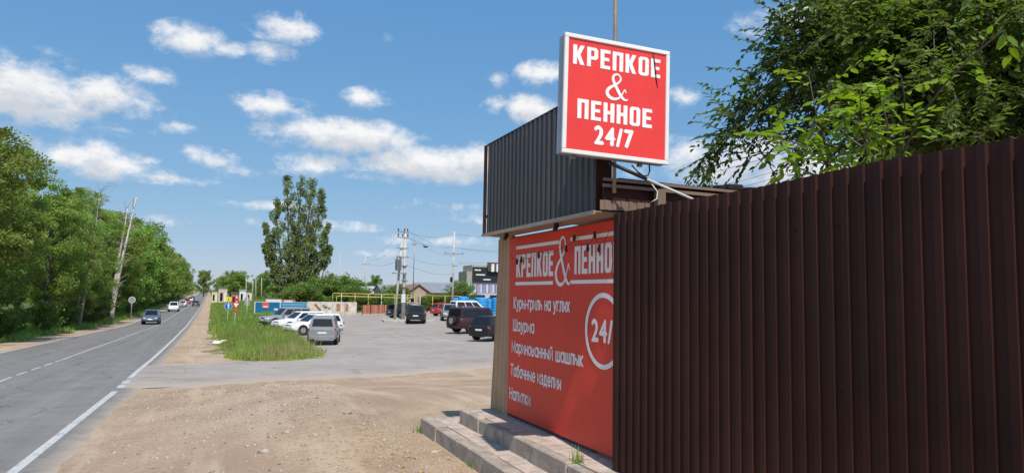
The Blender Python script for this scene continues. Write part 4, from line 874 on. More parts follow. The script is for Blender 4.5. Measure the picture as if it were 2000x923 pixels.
P = scatter(2600, .6, 3.05, 7.6, 12.5, lambda x, y: rng.random(len(x)) < np.clip((x-.6)/2.2, 0, 1)); stones('wood_chips', 'ochre grit and leaf litter heaped along the foot of the steps', P, rng.gamma(2.0, .006, len(P))+.004, mat('ochre_litter', (.42, .30, .15), .9, 0, .4, 40))
P = scatter(420, -2.6, 3.1, 7.5, 26, yard); stones('larger_stones', 'scattered larger stones lying on the dirt yard', P, rng.gamma(2.0, .010, len(P))+.012, MATS['pale_gravel'])
P = scatter(900, -2.6, 3.1, 7.5, 26, yard); stones('dark_gravel', 'few dark crumbs of earth scattered over the dirt yard', P, rng.gamma(2.0, .006, len(P))+.006, mat('dark_crumbs', (.16, .12, .09), .95, 0, .3, 30))
P = scatter(5000, -4.5, 0.2, 32, 140, lambda x, y: (x > XR(y)+.9) & (x < XR(y)+3.1)); stones('shoulder_gravel', 'pale gravel along the dirt shoulder of the road', P, rng.gamma(2.0, .012, len(P))+.01, MATS['pale_gravel'])

# ------------------------------------------------------------------ vehicles
M_GLASS = mat('dark_car_glass', (.010, .013, .016), .06, 0, .05, spec=.6)
M_TYRE = mat('tyre_rubber', (.018, .018, .018), .85, 0, .1)
M_RIM = mat('alloy_rim', (.45, .45, .46), .35, .7, .1)
M_LAMP = mat('clear_headlamp', (.70, .72, .74), .12, .1, .05, spec=.8)
M_TAIL = mat('red_tail_lamp', (.35, .012, .012), .18, 0, .05, spec=.7)
M_PLATE = mat('pale_number_plate', (.70, .70, .68), .5, 0, .04)
M_CHROME = mat('satin_chrome', (.55, .55, .56), .25, .9, .05)
def paint(name, col, metal=.35): return mat('paint_'+name, col, .42, metal*.35, .08, 1.5, coat=.25)

def car(name, label, loc, heading, pm, L=4.4, W=1.8, H=1.6, style='suv', group=None, cat='car', detail=True, cladding=None, spare=False, rack=False, glass=None):
    """local +Y is the car's front, wheels stand on z = 0"""
    x, y = loc; t = thing(name, label, cat, (x, y, gz(x, y)+.05), math.atan2(heading[1], heading[0])-math.pi/2, group)
    box_ = style == 'offroad'; hw = W/2; clad = cladding or pm; GM = glass or M_GLASS
    belt = {'suv': .60, 'offroad': .60, 'hatch': .61, 'sedan': .63, 'van': .58}[style]*H; hood = belt*(.93 if not box_ else .97); zb = .24 if style in ('sedan', 'hatch') else .30
    if style == 'sedan': ST = [(-.5, zb+.16, belt*.86, .84), (-.485, zb+.06, belt*.93, .90), (-.40, zb, belt*.97, .97), (-.25, zb, belt, 1), (0, zb-.02, belt, 1), (.18, zb-.02, belt, 1), (.27, zb, belt*.98, .99), (.42, zb, hood*.93, .95), (.475, zb+.05, hood*.82, .88), (.5, zb+.14, hood*.66, .78)]
    elif box_: ST = [(-.5, zb+.12, belt*.98, .95), (-.49, zb+.04, belt, .98), (-.3, zb, belt, 1), (0, zb, belt, 1), (.2, zb, belt, 1), (.28, zb, hood, .99), (.46, zb+.02, hood*.99, .96), (.49, zb+.06, hood*.95, .93), (.5, zb+.1, hood*.9, .9)]
    else: ST = [(-.5, zb+.16, belt*.93, .87), (-.485, zb+.06, belt*.98, .93), (-.38, zb, belt, .99), (-.2, zb-.02, belt, 1), (.1, zb-.02, belt, 1), (.22, zb, belt*.99, 1), (.30, zb, hood, .98), (.43, zb, hood*.95, .95), (.48, zb+.05, hood*.85, .89), (.5, zb+.14, hood*.68, .80)]
    mb = MB(); vs = []; k = 12
    for (fy, b, tz, wf) in ST:
        w = hw*wf; h = tz-b
        half = [(w*.80, b), (w*.96, b+.06), (w, b+h*.32), (w*.995, b+h*.62), (w*.955, tz-.07), (w*.86, tz)]
        ring = half + [(-a, c) for a, c in half[::-1]]
        vs += [(a, fy*L, c) for a, c in ring]
    fs = []; n = len(ST)
    for i in range(n-1):
        for j in range(k): fs.append((i*k+j, i*k+(j+1) % k, (i+1)*k+(j+1) % k, (i+1)*k+j))
    mb.add(vs, [f[::-1] for f in fs], True); mb.add(vs[:k], [tuple(range(k))[::-1]]); mb.add(vs[-k:], [tuple(range(k))])
    # greenhouse
    gb0, gb1, gr0, gr1 = {'suv': (-.478, .21, -.452, .055), 'hatch': (-.47, .22, -.405, .04), 'sedan': (-.37, .22, -.22, .03), 'offroad': (-.485, .20, -.465, .12), 'van': (-.485, .30, -.46, .12)}[style]
    wb, wr = hw*.90, hw*(.80 if box_ else .72); zt = H-.05
    lower = [(wb, gb0*L, belt-.02), (wb, gb1*L, belt-.02), (-wb, gb1*L, belt-.02), (-wb, gb0*L, belt-.02)]
    upper = [(wr, gr0*L, zt), (wr, gr1*L, zt), (-wr, gr1*L, zt), (-wr, gr0*L, zt)]
    top = [(a*.86, (b-(gr0+gr1)/2*L)*.93+(gr0+gr1)/2*L, H) for a, b, c in upper]
    o = len(mb.v); mb.add(lower+upper+top, [(j, (j+1) % 4, (j+1) % 4+4, j+4) for j in range(4)] + [(j+4, (j+1) % 4+4, (j+1) % 4+8, j+8) for j in range(4)] + [(8, 9, 10, 11)])
    for r_ in range(len(mb.f)-9, len(mb.f)): mb.f[r_] = mb.f[r_]
    mb.build('body', pm, t)
    def pane(nm, A, B_, C_, D_, u0, u1, v0, v1, mm=GM):
        A, B_, C_, D_ = map(Vector, (A, B_, C_, D_)); f = lambda u, v: (A+(B_-A)*u)*(1-v) + (D_+(C_-D_)*u)*v
        q = [f(u0, v0), f(u1, v0), f(u1, v1), f(u0, v1)]; nn = (q[1]-q[0]).cross(q[3]-q[0]).normalized(); ctr = sum(q, Vector())/4
        if nn.dot(ctr-Vector((0, (gr0+gr1)/2*L, belt))) < 0: nn = -nn; q = q[::-1]
        return MB().slab([p+nn*.008 for p in q], nn, .012).build(nm, mm, t)
    pane('windscreen', lower[1], lower[2], upper[2], upper[1], .07, .93, .10, .95)
    pane('rear_window', lower[0], lower[3], upper[3], upper[0], .10, .90, .18 if style != 'sedan' else .1, .88)
    cuts = [(.05, .36), (.39, .66), (.69, .93)] if style != 'sedan' else [(.10, .48), (.52, .90)]
    for i0, i1 in ((0, 1), (3, 2)):
        for (u0, u1) in cuts: pane('side_window', lower[i0], lower[i1], upper[i1], upper[i0], u0, u1, .12, .88)
    # wheels
    rw = .335 if style in ('sedan', 'hatch') else .37; ya, yf = -.295*L, .31*L
    for sx in (-1, 1):
        for yy in (ya, yf):
            MB().cyl((sx*(hw-.22), yy, rw+.02), (sx*(hw+.004), yy, rw+.02), rw*1.17, 20).build('wheel_arch', M_TYRE if cladding is None else cladding, t)
            pr_ = [(-.11, rw*.62), (-.11, rw*.93), (-.07, rw), (.07, rw), (.11, rw*.93), (.11, rw*.62)]
            tyre = MB(); tyre.tube([(q[0]*1.0, 0, 0) for q in pr_], [q[1] for q in pr_], 20); to = tyre.build('wheel', M_TYRE, t, (sx*(hw-.085), yy, rw))
            rm = MB(); rm.cyl((sx*.08, 0, 0), (sx*.112, 0, 0), rw*.60, 18)
            rm.build('rim', M_RIM, to)
            if detail:
                sp = MB()
                for a in range(5): sp.box((0, 0, 0), (.012, .035, rw*.42), M=Matrix.Translation((sx*.118, math.cos(a*1.2566)*rw*.33, math.sin(a*1.2566)*rw*.33)) @ Matrix.Rotation(a*1.2566-math.pi/2, 4, 'X'))
                # hub with five dark gaps between the spokes
                MB().cyl((sx*.112, 0, 0), (sx*.122, 0, 0), rw*.14, 10).build('hub_cap', M_STEEL, to)
    fz = hood*.78; wl = hw*.86
    for sx in (-1, 1):
        MB().box((sx*wl*.80, L*.478, fz), (.36, .10, .14), rz=-sx*.35, bev=.03).build('headlight', M_LAMP, t)
        MB().box((sx*hw*.84, -L*.482, belt*.86 if style != 'van' else belt), (.20 if style != 'suv' else .16, .09, .24 if not box_ else .16), rz=sx*.2, bev=.03).build('taillight', M_TAIL, t)
        if detail: MB().box((sx*(hw+.07), gb1*L-.22, belt+.06), (.17, .10, .13), bev=.03).build('mirror', pm, t)
    MB().box((0, L*.485, fz-.03), (W*.42, .06, .17), bev=.02).build('grille', M_DARK, t)
    MB().box((0, L*.488, zb+.14), (W*.80, .09, .20), bev=.04).build('front_bumper', clad if cladding else M_DARK, t)
    MB().box((0, -L*.492, zb+.14), (W*.88, .10, .24), bev=.05).build('rear_bumper', clad, t)
    MB().box((0, L*.5+.012, zb+.28), (.50, .015, .11)).build('number_plate', M_PLATE, t)
    if not spare: MB().box((0, -L*.5-.012, belt*.72), (.50, .015, .11)).build('number_plate', M_PLATE, t)
    if style in ('suv', 'offroad', 'hatch') and detail: MB().box((0, -L*.5+.005, zb+.02), (W*.5, .06, .10), bev=.02).build('rear_diffuser', M_CHROME if style == 'suv' else M_DARK, t)
    if spare:
        sw = MB(); sw.tube([(0, -L*.5-.02, belt*.78), (0, -L*.5-.24, belt*.78)], .36, 20); so_ = sw.build('spare_wheel', M_TYRE, t); MB().cyl((0, -L*.5-.235, belt*.78), (0, -L*.5-.26, belt*.78), .24, 16).build('spare_cover', M_RIM, so_)
    if rack:
        for sx in (-1, 1): MB().tube([(sx*wr*.9, gr0*L+.1, H+.02), (sx*wr*.9, gr0*L+.2, H+.06), (sx*wr*.9, gr1*L-.15, H+.06), (sx*wr*.9, gr1*L-.02, H+.02)], .018, 6).build('roof_rail', M_CHROME, t)
    return t

WHT = paint('white', (.74, .74, .73), 0.0); SILV = paint('silver', (.27, .28, .29), .5); GREY = paint('grey', (.20, .21, .22), .5); BLK = paint('black', (.014, .014, .016), .2)
BLUE = paint('blue_grey', (.10, .13, .19), .5); MAR = paint('maroon', (.055, .018, .020), .3); REDP = paint('red', (.40, .03, .025), .1); DGREY = paint('dark_grey', (.07, .072, .078), .4)
away = lambda y: (float(XR(y+8)-XR(y)), 8.0); toward = lambda y: (-float(XR(y+8)-XR(y)), -8.0)
G_ROAD, G_LOT = 'cars driving on the road', 'cars parked in the lot'
lane = lambda y, k: float(XR(y)-LW(y)*k)
car('road_car', 'blue-grey crossover driving towards the viewer, nearest car on the road', (-7.55, 97.0), toward(97), BLUE, 4.6, 1.88, 1.66, 'suv', G_ROAD)
car('road_car', 'white off-road car, second of the oncoming cars', (lane(155, 1.38), 157), toward(157), WHT, 4.6, 1.92, 1.85, 'suv', G_ROAD, rack=True)
car('road_car', 'white saloon, third of the oncoming cars', (lane(196, 1.35), 200), toward(200), WHT, 4.4, 1.8, 1.5, 'sedan', G_ROAD, detail=False)
car('road_car', 'small red car far back among the oncoming cars', (lane(235, 1.4), 238), toward(235), REDP, 4.2, 1.75, 1.5, 'hatch', G_ROAD, detail=False)
car('road_car', 'white car far back among the oncoming cars', (lane(268, 1.35), 272), toward(268), WHT, 4.4, 1.8, 1.6, 'suv', G_ROAD, detail=False)
car('road_car', 'dark car at the tail of the oncoming cars', (lane(310, 1.4), 310), toward(310), DGREY, 4.4, 1.8, 1.6, 'suv', G_ROAD, detail=False)
car('road_car', 'dark saloon driving away in the right lane', (lane(205, .42), 206), away(205), DGREY, 4.4, 1.78, 1.48, 'sedan', G_ROAD)
car('parked_car', 'silver-grey estate seen from behind at the end of the tall grass', (6.15, 46.2), (.20, 1), paint('steel_grey', (.25, .26, .27), .35), 4.4, 1.76, 1.66, 'suv', G_LOT, rack=True)
car('parked_car', 'white car nosing into the grass, next to the silver-grey estate', (6.6, 55.6), (-1, -.42), WHT, 4.3, 1.75, 1.50, 'hatch', G_LOT)
car('parked_car', 'white saloon in the middle of the cars beside the blue billboard', (6.2, 61.6), (-1, -.42), WHT, 4.4, 1.78, 1.52, 'hatch', G_LOT)
car('parked_car', 'pale silver crossover, farthest of the cars beside the tall grass', (5.6, 68.2), (-1, -.40), SILV, 4.5, 1.82, 1.68, 'suv', G_LOT, rack=True, cladding=M_DARK)
car('parked_car', 'black crossover seen from behind beside the transformer pole island', (18.0, 69.3), (.30, 1), BLK, 4.4, 1.84, 1.70, 'suv', G_LOT, cladding=M_DARK)
car('parked_car', 'dark grey car half hidden behind the transformer pole', (19.6, 80.0), (1, .35), DGREY, 4.4, 1.8, 1.60, 'suv', G_LOT)
car('parked_car', 'silver minivan behind the maroon off-road car', (22.7, 73.5), (-.25, -1), SILV, 4.4, 1.78, 1.68, 'van', G_LOT)
car('parked_car', 'red car at the back of the lot beside the bright blue tanks', (26.6, 87.0), (1, .3), REDP, 4.3, 1.75, 1.55, 'hatch', G_LOT, detail=False)
car('parked_car', 'maroon-black boxy off-road car with a spare wheel on its rear door', (18.4, 52.2), (1, .36), MAR, 4.7, 1.88, 1.86, 'offroad', G_LOT, spare=True, rack=True)
car('parked_car', 'black hatchback half hidden by the kiosk corner', (17.0, 44.3), (.82, .57), BLK, 4.3, 1.78, 1.52, 'hatch', G_LOT)
car('parked_car', 'white van roof showing behind the maroon off-road car', (27.0, 79.5), (1, .2), WHT, 4.8, 1.9, 1.95, 'van', G_LOT, rack=True)

# ------------------------------------------------------------------ street furniture
M_POST = mat('galvanised_post', (.42, .43, .42), .5, .5, .12); M_POSTG = mat('yellow_green_post', (.50, .52, .34), .6, .1, .12)
def disc(name, m, parent, c, r, th=.012, n=28, ny=-1): return MB().cyl((c[0], c[1], c[2]), (c[0], c[1]+th*ny, c[2]), r, n).build(name, m, parent)
M_SBLUE = mat('sign_blue', (.02, .13, .50), .4); M_SWHITE = mat('sign_white', (.75, .75, .74), .4); M_SYEL = mat('sign_yellow', (.80, .62, .03), .4); M_SREDS = mat('sign_red', (.60, .03, .03), .4); M_SBACK = mat('sign_back_grey', (.40, .41, .42), .45, .5)
p = pG(443, 647); s = thing('road_sign', 'round blue road sign with a yellow plate above it', 'road sign', p, R(-3))
MB().tube([(0, 0, -.1), (0.02, 0, 3.35)], .038, 8).build('post', M_POSTG, s); zz = 2.42
d_ = disc('disc', M_SWHITE, s, (.02, -.05, zz), .35); disc('blue_field', M_SBLUE, d_, (.02, -.064, zz), .325, .004)
MB().slab([(.02-.03, -.073, zz-.22), (.02+.08, -.073, zz-.22), (.02+.08, -.073, zz+.08), (.02+.14, -.073, zz+.08), (.02+.02, -.073, zz+.26), (.02-.12, -.073, zz+.08), (.02-.03, -.073, zz+.08)], (0, -1, 0), .003).build('arrow', M_SWHITE, d_)
MB().box((.02, -.05, zz+.66), (.52, .012, .42)).build('yellow_plate', M_SYEL, s); MB().box((.02, -.058, zz+.66), (.10, .006, .22)).build('plate_mark', M_SREDS, s)
p = pG(456, 655); s = thing('road_sign', 'red and white give-way triangle on a pale leaning post', 'road sign', p, R(-3)); s.rotation_euler = (0, R(2), R(-3))
MB().tube([(0, 0, -.1), (0, 0, 3.1)], .035, 8).build('post', M_POSTG, s)
def tri(nm, m, c, r, y, par): return MB().slab([(c[0]+r*math.sin(a), y, c[1]+r*math.cos(a)) for a in (math.pi, -math.pi/3, math.pi/3)], (0, -1, 0), .01).build(nm, m, par)
q = tri('triangle', M_SREDS, (0, 2.55), .40, -.05, s); tri('white_field', M_SWHITE, (0, 2.56), .24, -.056, q)
MB().box((0, -.05, 3.0), (.34, .012, .20)).build('upper_plate', M_SREDS, s); MB().box((0, -.05, 2.02), (.34, .012, .16)).build('lower_plate', M_SREDS, s)
p = pG(481, 630); s = thing('road_sign', 'grey back of a tall narrow road sign in front of the blue billboard', 'road sign', p)
MB().tube([(0, 0, -.1), (0, 0, 3.0)], .04, 8).build('post', M_POSTG, s); MB().box((0, .05, 2.45), (.62, .015, .9)).build('plate', M_SBACK, s); disc('disc', M_SBACK, s, (0, .03, 2.5), .30)
p = Vector((-10.9, 108.0, gz(-10.9, 108.0))); s = thing('road_sign', 'round grey-white sign on a post below the leaning dead tree', 'road sign', p)
MB().tube([(0, 0, -.1), (.04, 0, 3.1)], .045, 8).build('post', M_POST, s); d_ = disc('disc', M_SWHITE, s, (.04, -.05, 2.75), .42); disc('worn_face', M_SBACK, d_, (.04, -.064, 2.75), .36, .004)
for (px, py, r_, l_) in ((424, 673, .30, 'larger whitewashed stone at the end of the grass tongue'), (437, 669, .24, 'smaller whitewashed stone at the end of the grass tongue')):
    p = pG(px, py); rs = random.Random(px); mb = MB(); pts = []
    rings = [(0, .62), (.25, .95), (.55, .9), (.8, .6)]
    vs = []
    for zz_, rr in rings:
        for k in range(9): a = k*2*math.pi/9; q = rr*rs.uniform(.85, 1.12); vs.append((math.cos(a)*r_*q*1.2, math.sin(a)*r_*q, zz_*r_))
    vs.append((0, 0, r_*.9)); fs = [(i*9+k, i*9+(k+1) % 9, (i+1)*9+(k+1) % 9, (i+1)*9+k) for i in range(3) for k in range(9)] + [(27+k, 27+(k+1) % 9, 36) for k in range(9)]
    tag(mb.add(vs, fs, True).build('white_stone', mat('whitewashed_stone', (.68, .64, .56), .85, 0, .12, 6, bump=.4), None, p), l_, 'stone', 'white stones by the verge')

# billboards, painted wall, brick pallets
def tagged(o, l_, c, gp=None): return tag(o, l_, c, gp)
M_BB = mat('billboard_blue', (.010, .135, .30), .5, 0, .1, 1); M_BBL = mat('billboard_light_blue', (.08, .36, .62), .5); M_POLEW = mat('white_frame', (.62, .66, .66), .5)
a0, a1 = pY(498, 589, 101), pY(600, 590, 101); zb0 = gz(8, 101)
BBd = thing('billboard', 'blue roadside billboard with a red square and a white post', 'billboard', (a0.x, 101, zb0)); wd = a1.x-a0.x; zt = a0.z-zb0; zl = max(.2, pY(550, 614, 101).z-zb0)
MB().box((wd*.235, 0, (zt+zl)/2), (wd*.46, .08, zt-zl)).build('panel', M_BB, BBd); MB().box((wd*.74, 0, (zt+zl)/2), (wd*.50, .08, zt-zl)).build('panel', M_BB, BBd)
MB().box((wd*.20, -.05, zt-.42), (.85, .02, .72)).build('red_square', mat('poster_red', (.72, .10, .10), .5), BBd); MB().box((wd*.20, -.064, zt-.62), (.62, .01, .16)).build('caption_bar', M_SWHITE, BBd)
MB().box((wd*.40, -.05, zt-.95), (.5, .02, .22)).build('caption_bar', M_SWHITE, BBd)
for (u, z_, w_) in ((.74, zt*.58, 2.7), (.78, zt*.36, 1.9)): MB().box((wd*u, -.05, z_), (w_, .02, .13)).build('caption_bar', M_SWHITE, BBd)
MB().box((wd*.74, -.046, zt-.32), (wd*.46, .008, .35)).build('light_band', M_BBL, BBd)
for u in (.0, .48, 1.0): MB().box((wd*u, -.06, zt/2-.1), (.12, .12, zt+.2)).build('post', M_POLEW, BBd)
for z_ in (zl, zt): MB().box((wd*.5, -.01, z_), (wd, .1, .07)).build('rail', M_POLEW, BBd)
RS = thing('shop_sign', 'low red and white sign strip above the blue billboard', 'sign', (a0.x+1.4, 104, gz(8, 104)))
q = pY(515, 583, 104); q2 = pY(575, 590, 104); h1 = q.z-gz(8, 104); w1 = q2.x-q.x
MB().box((w1*.28, 0, h1-.3), (w1*.5, .1, .5)).build('white_panel', M_SWHITE, RS); MB().box((w1*.76, 0, h1-.3), (w1*.46, .1, .5)).build('red_panel', mat('faded_red', (.42, .13, .09), .6), RS)
for u in (.66, .72, .78, .86): MB().box((w1*u, -.06, h1-.3), (.28, .02, .26)).build('white_mark', M_SWHITE, RS)
for u in (.1, .5, .9): MB().box((w1*u, .1, h1/2-.2), (.1, .1, h1)).build('post', M_POST, RS)
PW = thing('painted_wall', 'long whitewashed wall with faded painted pictures and rusty streaks', 'wall', (pY(601, 590, 96).x, 96.0, gz(13, 96)-.1))
x1 = pY(697, 590, 96).x - PW.location.x; h1 = pY(650, 589, 96).z - PW.location.z; M_WW = mat('flaking_whitewash', (.42, .33, .26), .9, 0, .2, 1.1, col2=(.74, .70, .63), bump=.4)
for i in range(4):
    MB().box((x1*(i+.5)/4, .006*(i % 2), h1/2), (x1/4-.03, .18, h1), bev=.01).build('wall_panel', M_WW, PW)
MB().box((.85, -.105, h1*.55), (1.5, .02, h1*.62)).build('painted_picture', mat('faded_cream_paint', (.62, .52, .40), .8, 0, .2, 2), PW)
MB().slab([(.75, -.12, h1*.80), (1.05, -.12, h1*.86), (1.75, -.12, h1*.42), (1.5, -.12, h1*.36)], (0, -1, 0), .004).build('painted_stroke', mat('brown_paint', (.22, .12, .08), .8), PW)
for (u, z_, w_, h_) in ((2.25, .62, .42, .22), (2.75, .55, .25, .18), (2.0, .75, .28, .12)): MB().box((u, -.10, h1*z_), (w_, .02, h_)).build('painted_mark', mat('dark_green_paint', (.05, .09, .07), .8), PW)
for (u, w_) in ((3.9, .5), (5.0, .35)): MB().box((u, -.10, h1*.62), (w_, .02, h1*.5)).build('rust_stain', mat('rust_wash', (.33, .17, .10), .9, 0, .3, 3), PW)

M_BRICK = [mat('brick_%d' % i, c, .85, 0, .15, 8) for i, c in enumerate(((.46, .18, .11), (.40, .14, .085), (.52, .22, .14)))]
bl = pY(706, 614, 97); br_ = pY(786, 611, 97); nP = 5; bw = (br_.x-bl.x)/nP; bh = pY(745, 595, 97).z - gz(20, 97)
brick_me = MB().box((0, 0, 0), (1, 1, 1)).build('brick', None); bme = brick_me.data; bpy.data.objects.remove(brick_me)
bmes = []
for m_ in M_BRICK: c_ = bme.copy(); c_.materials.append(m_); bmes.append(c_)
NM = ['leftmost', 'second', 'middle', 'fourth', 'rightmost']
for i in range(nP):
    xx_ = bl.x + bw*(i+.5); t = thing('brick_pallet', f'{NM[i]} pallet of stacked red-orange bricks by the far kerb', 'bricks', (xx_, 97.0, gz(xx_, 97)), R(2*math.sin(i*2.2)), 'brick pallets at the far edge of the lot')
    wP = bw-(.16 if i in (0, 2, 3) else .05)
    for j in range(3): MB().box((0, -.40+.40*j, .06), (wP, .11, .11)).build('pallet_board', mat('pallet_wood', (.42, .34, .24), .9), t)
    rowsN, colsN = 7, 4; hh_ = (bh-.14)/rowsN
    for r_ in range(rowsN):
        for c_ in range(colsN):
            o = link(bpy.data.objects.new('brick', bmes[(r_*3+c_*2+i) % 3]), t); o.scale = (wP/colsN-.02, .95, hh_-.018)
            o.location = (-wP/2+wP/colsN*(c_+.5), .01*math.sin(r_*3+c_), .13+hh_*(r_+.5))

# yellow gas pipe on posts
GP = thing('gas_pipe', 'raised yellow gas pipe on thin posts behind the brick pallets', 'pipe', (14.5, 102, gz(20, 102)))
M_YP = mat('yellow_pipe_paint', (.55, .43, .10), .5, 0, .12); o0 = Vector(GP.location)
za, zb_ = pY(650, 572, 102).z-o0.z, pY(655, 577.5, 102).z-o0.z; xe = pY(905, 577, 102).x-14.5
MB().tube([(0, 0, 0), (0, 0, za-.1), (.1, 0, za), (xe, 0, za-.15)], .05, 8).build('upper_pipe', M_YP, GP)
MB().tube([(.5, -.3, 0), (.5, -.3, zb_-.1), (.6, -.3, zb_), (xe*.62, -.3, zb_-.15)], .06, 8).build('lower_pipe', M_YP, GP)
for i in range(10): MB().tube([(1.2+i*(xe-1.2)/9.5, .02, 0), (1.2+i*(xe-1.2)/9.5, .02, za-.05)], .05, 6).build('post', M_POLEW if i % 3 == 0 else M_YP, GP)

# utility poles and wires
M_CP = mat('concrete_pole', (.52, .49, .44), .85, 0, .15, 2); M_ISO = mat('dark_insulator', (.10, .06, .05), .4)
def pole(label, px, py, Y, ytop, r=.16, arms=()):
    b_ = pG(px, py) if Y is None else Vector((pY(px, py, Y).x, Y, gz(pY(px, py, Y).x, Y))); tp = pY(ytop[0], ytop[1], b_.y)
    t = thing('utility_pole', label, 'pole', b_, 0, 'utility poles'); h = tp.z-b_.z; MB().tube([(0, 0, -.3), (tp.x-b_.x, 0, h)], [r, r*.62], 8).build('shaft', M_CP, t)
    for (z, w) in arms:
        o_ = MB().box(((tp.x-b_.x)*z/h, -.12, z), (w, .09, .10)).build('crossarm', M_STEEL, t)
        for u in (-.45, 0, .45): MB().tube([(u*w+(tp.x-b_.x)*z/h, -.12, z+.05), (u*w+(tp.x-b_.x)*z/h, -.12, z+.16), (u*w+(tp.x-b_.x)*z/h, -.12, z+.26)], [.03, .06, .03], 6).build('insulator', M_ISO, o_)
    return t, h, tp
t1, h1, tp1 = pole('concrete transformer pole standing on the island in the lot', 787, 625, None, (792, 450), .21, ())
x_ = tp1.x-t1.location.x
MB().tube([(-.9, .1, -.2), (x_-.35, .05, h1*.86)], [.15, .11], 8).build('second_shaft', M_CP, t1)
for z in (h1*.98, h1*.92, h1*.80, h1*.70): MB().box((x_-.25, -.1, z), (1.3, .09, .10)).build('crossarm', M_STEEL, t1)
for u, z in ((-.7, .99), (0, .99), (.3, .99), (-.7, .93), (-.2, .93), (.35, .93)): MB().tube([(x_+u-.1, -.1, h1*z), (x_+u-.1, -.1, h1*z+.18), (x_+u-.1, -.1, h1*z+.34)], [.05, .09, .04], 6).build('insulator', M_ISO, t1)
tb = MB().box((-.75, -.25, h1*.615), (.55, .6, 1.25), bev=.05).build('transformer', mat('transformer_grey', (.20, .22, .23), .5, .2), t1)
for u in (-.15, .15): MB().tube([(-.75+u, -.25, h1*.615+.62), (-.75+u, -.25, h1*.615+1.0)], [.06, .03], 6).build('bushing', M_ISO, tb)
for u in (-.27, -.09, .09, .27): MB().box((-.75+u*.9, -.58, h1*.615), (.03, .08, .95)).build('cooling_fin', M_DARK, tb)
MB().box((-.55, -.2, h1*.52), (1.5, .7, .09)).build('platform', M_STEEL, t1); MB().box((-.1, -.28, h1*.24), (.45, .3, .9), bev=.03).build('switch_cabinet', M_POLEW, t1)
for z in (.44, .36, .60): MB().box((x_*z, -.02, h1*z), (.55, .5, .08)).build('clamp_band', M_ISO, t1)
MB().tube([(1.1, .3, h1*.24), (1.1, .3, h1*.93)], .05, 6).build('steel_mast', M_STEEL, t1)
MB().tube([(.8, .2, h1*.85), (1.9, .2, h1*.87), (2.2, .2, h1*.84)], .04, 6).build('lamp_arm', M_STEEL, t1); MB().box((2.35, .2, h1*.83), (.5, .25, .16), bev=.05).build('lamp_head', M_DARK, t1)
t2, h2, tp2 = pole('concrete pole carrying wires, right of the transformer pole', 883, 610, None, (887.5, 452), .19, ((8.8, 3.0),))
MB().box((.25, -.1, 4.0+3.0), (.9, .12, .10)).build('bracket', M_STEEL, t2); MB().box((-.3, -.15, 4.9), (.35, .3, .8), bev=.08).build('meter_box', M_DARK, t2)
t3, h3, tp3 = pole('slender far pole with a lamp between the bushes and the shed', 712, 585, 190, (714, 497), .2, ((10.2, 1.8),))
t4, h4, tp4 = pole('thin dark mast rising out of the bushes', 664, 580, 130, (664, 494), .06, ())
t5, h5, tp5 = pole('dark far pole with two crossarms right of the poplar', 628, 575, 260, (628, 532), .2, ((6.6, 3.4), (7.6, 2.4)))
for i, (px, top, Y) in enumerate(((481, 540, 230), (494, 548, 250), (500, 545, 240), (511, 542, 235))): pole(('first', 'second', 'third', 'fourth')[i] + ' from the road of the thin pale poles by the far shops', px, 575, Y, (px, top), .13, ())
def wire(label, pts, r=.014, sag=.6):
    P = []; V_ = [Vector(p_) for p_ in pts]
    for a, b in zip(V_[:-1], V_[1:]):
        for u in np.linspace(0, 1, 11)[:-1]: P.append(a+(b-a)*u - Vector((0, 0, 4*sag*u*(1-u))))
    P.append(V_[-1]); o0 = P[0].copy(); o = MB().tube([p_-o0 for p_ in P], r, 4).build('overhead_wire', M_ISO, None, o0); tag(o, label, 'wire', 'overhead wires')
wl_ = ['uppermost', 'second', 'third', 'fourth', 'fifth', 'lowest']
for i, (za_, zb2, dx) in enumerate(((.98, .95, -.6), (.98, .80, .2), (.93, .80, -.4), (.90, .70, .3), (.70, .60, 0), (.60, .48, .1))):
    A = t1.location + Vector((x_+dx, -.1, h1*za_+.2)); B = t2.location + Vector((dx, -.1, h2*zb2)); wire(f'{wl_[i]} of the wires sagging between the two concrete poles', [A, B], .013, .5)
for i, (zf, up_, px2, py2) in enumerate(((.97, 0, 960, 468), (.80, 0, 960, 493), (.80, .2, 965, 500), (.62, 0, 968, 510), (.60, 0, 968, 514))):
    A = t2.location + Vector((.3*i-.4, -.1, h2*zf)); B = pY(px2+90, py2-3, 128); wire(f'{wl_[i]} of the wires running right from the second pole behind the kiosk', [A, B], .014, .3)
for i, (zf, dx) in enumerate(((.96, 0), (.84, .3), (.66, -.3))):
    A = t1.location + Vector((x_-.6, -.1, h1*zf)); B = t3.location + Vector((dx, 0, h3*(.97-.04*i))); wire(f'{wl_[i]} of the wires running from the transformer pole to the far lamp pole', [A, B], .014, 1.0)
for i, (a, b) in enumerate((((1340, 348), (1640, 262)), ((1400, 364), (1640, 290)), ((1420, 372), (1680, 290)))):
    A, B = pY(*a, 24.0), pY(*b, 17.0); wire(f'{wl_[i]} of the thin wires passing behind the fence under the tree', [A, B], .008, .1)
p = pY(1558, 300, 9.5); s = thing('fence_post', 'thin grey steel post sticking up behind the brown fence', 'post', (p.x, 9.5, gz(p.x, 9.5)))
MB().tube([(0, 0, 0), (0, 0, p.z-s.location.z)], .025, 8).build('pipe', M_STEEL, s); MB().tube([(0, 0, p.z-s.location.z), (0, 0, p.z-s.location.z+.03)], [.032, .02], 8).build('cap', M_DARK, s)

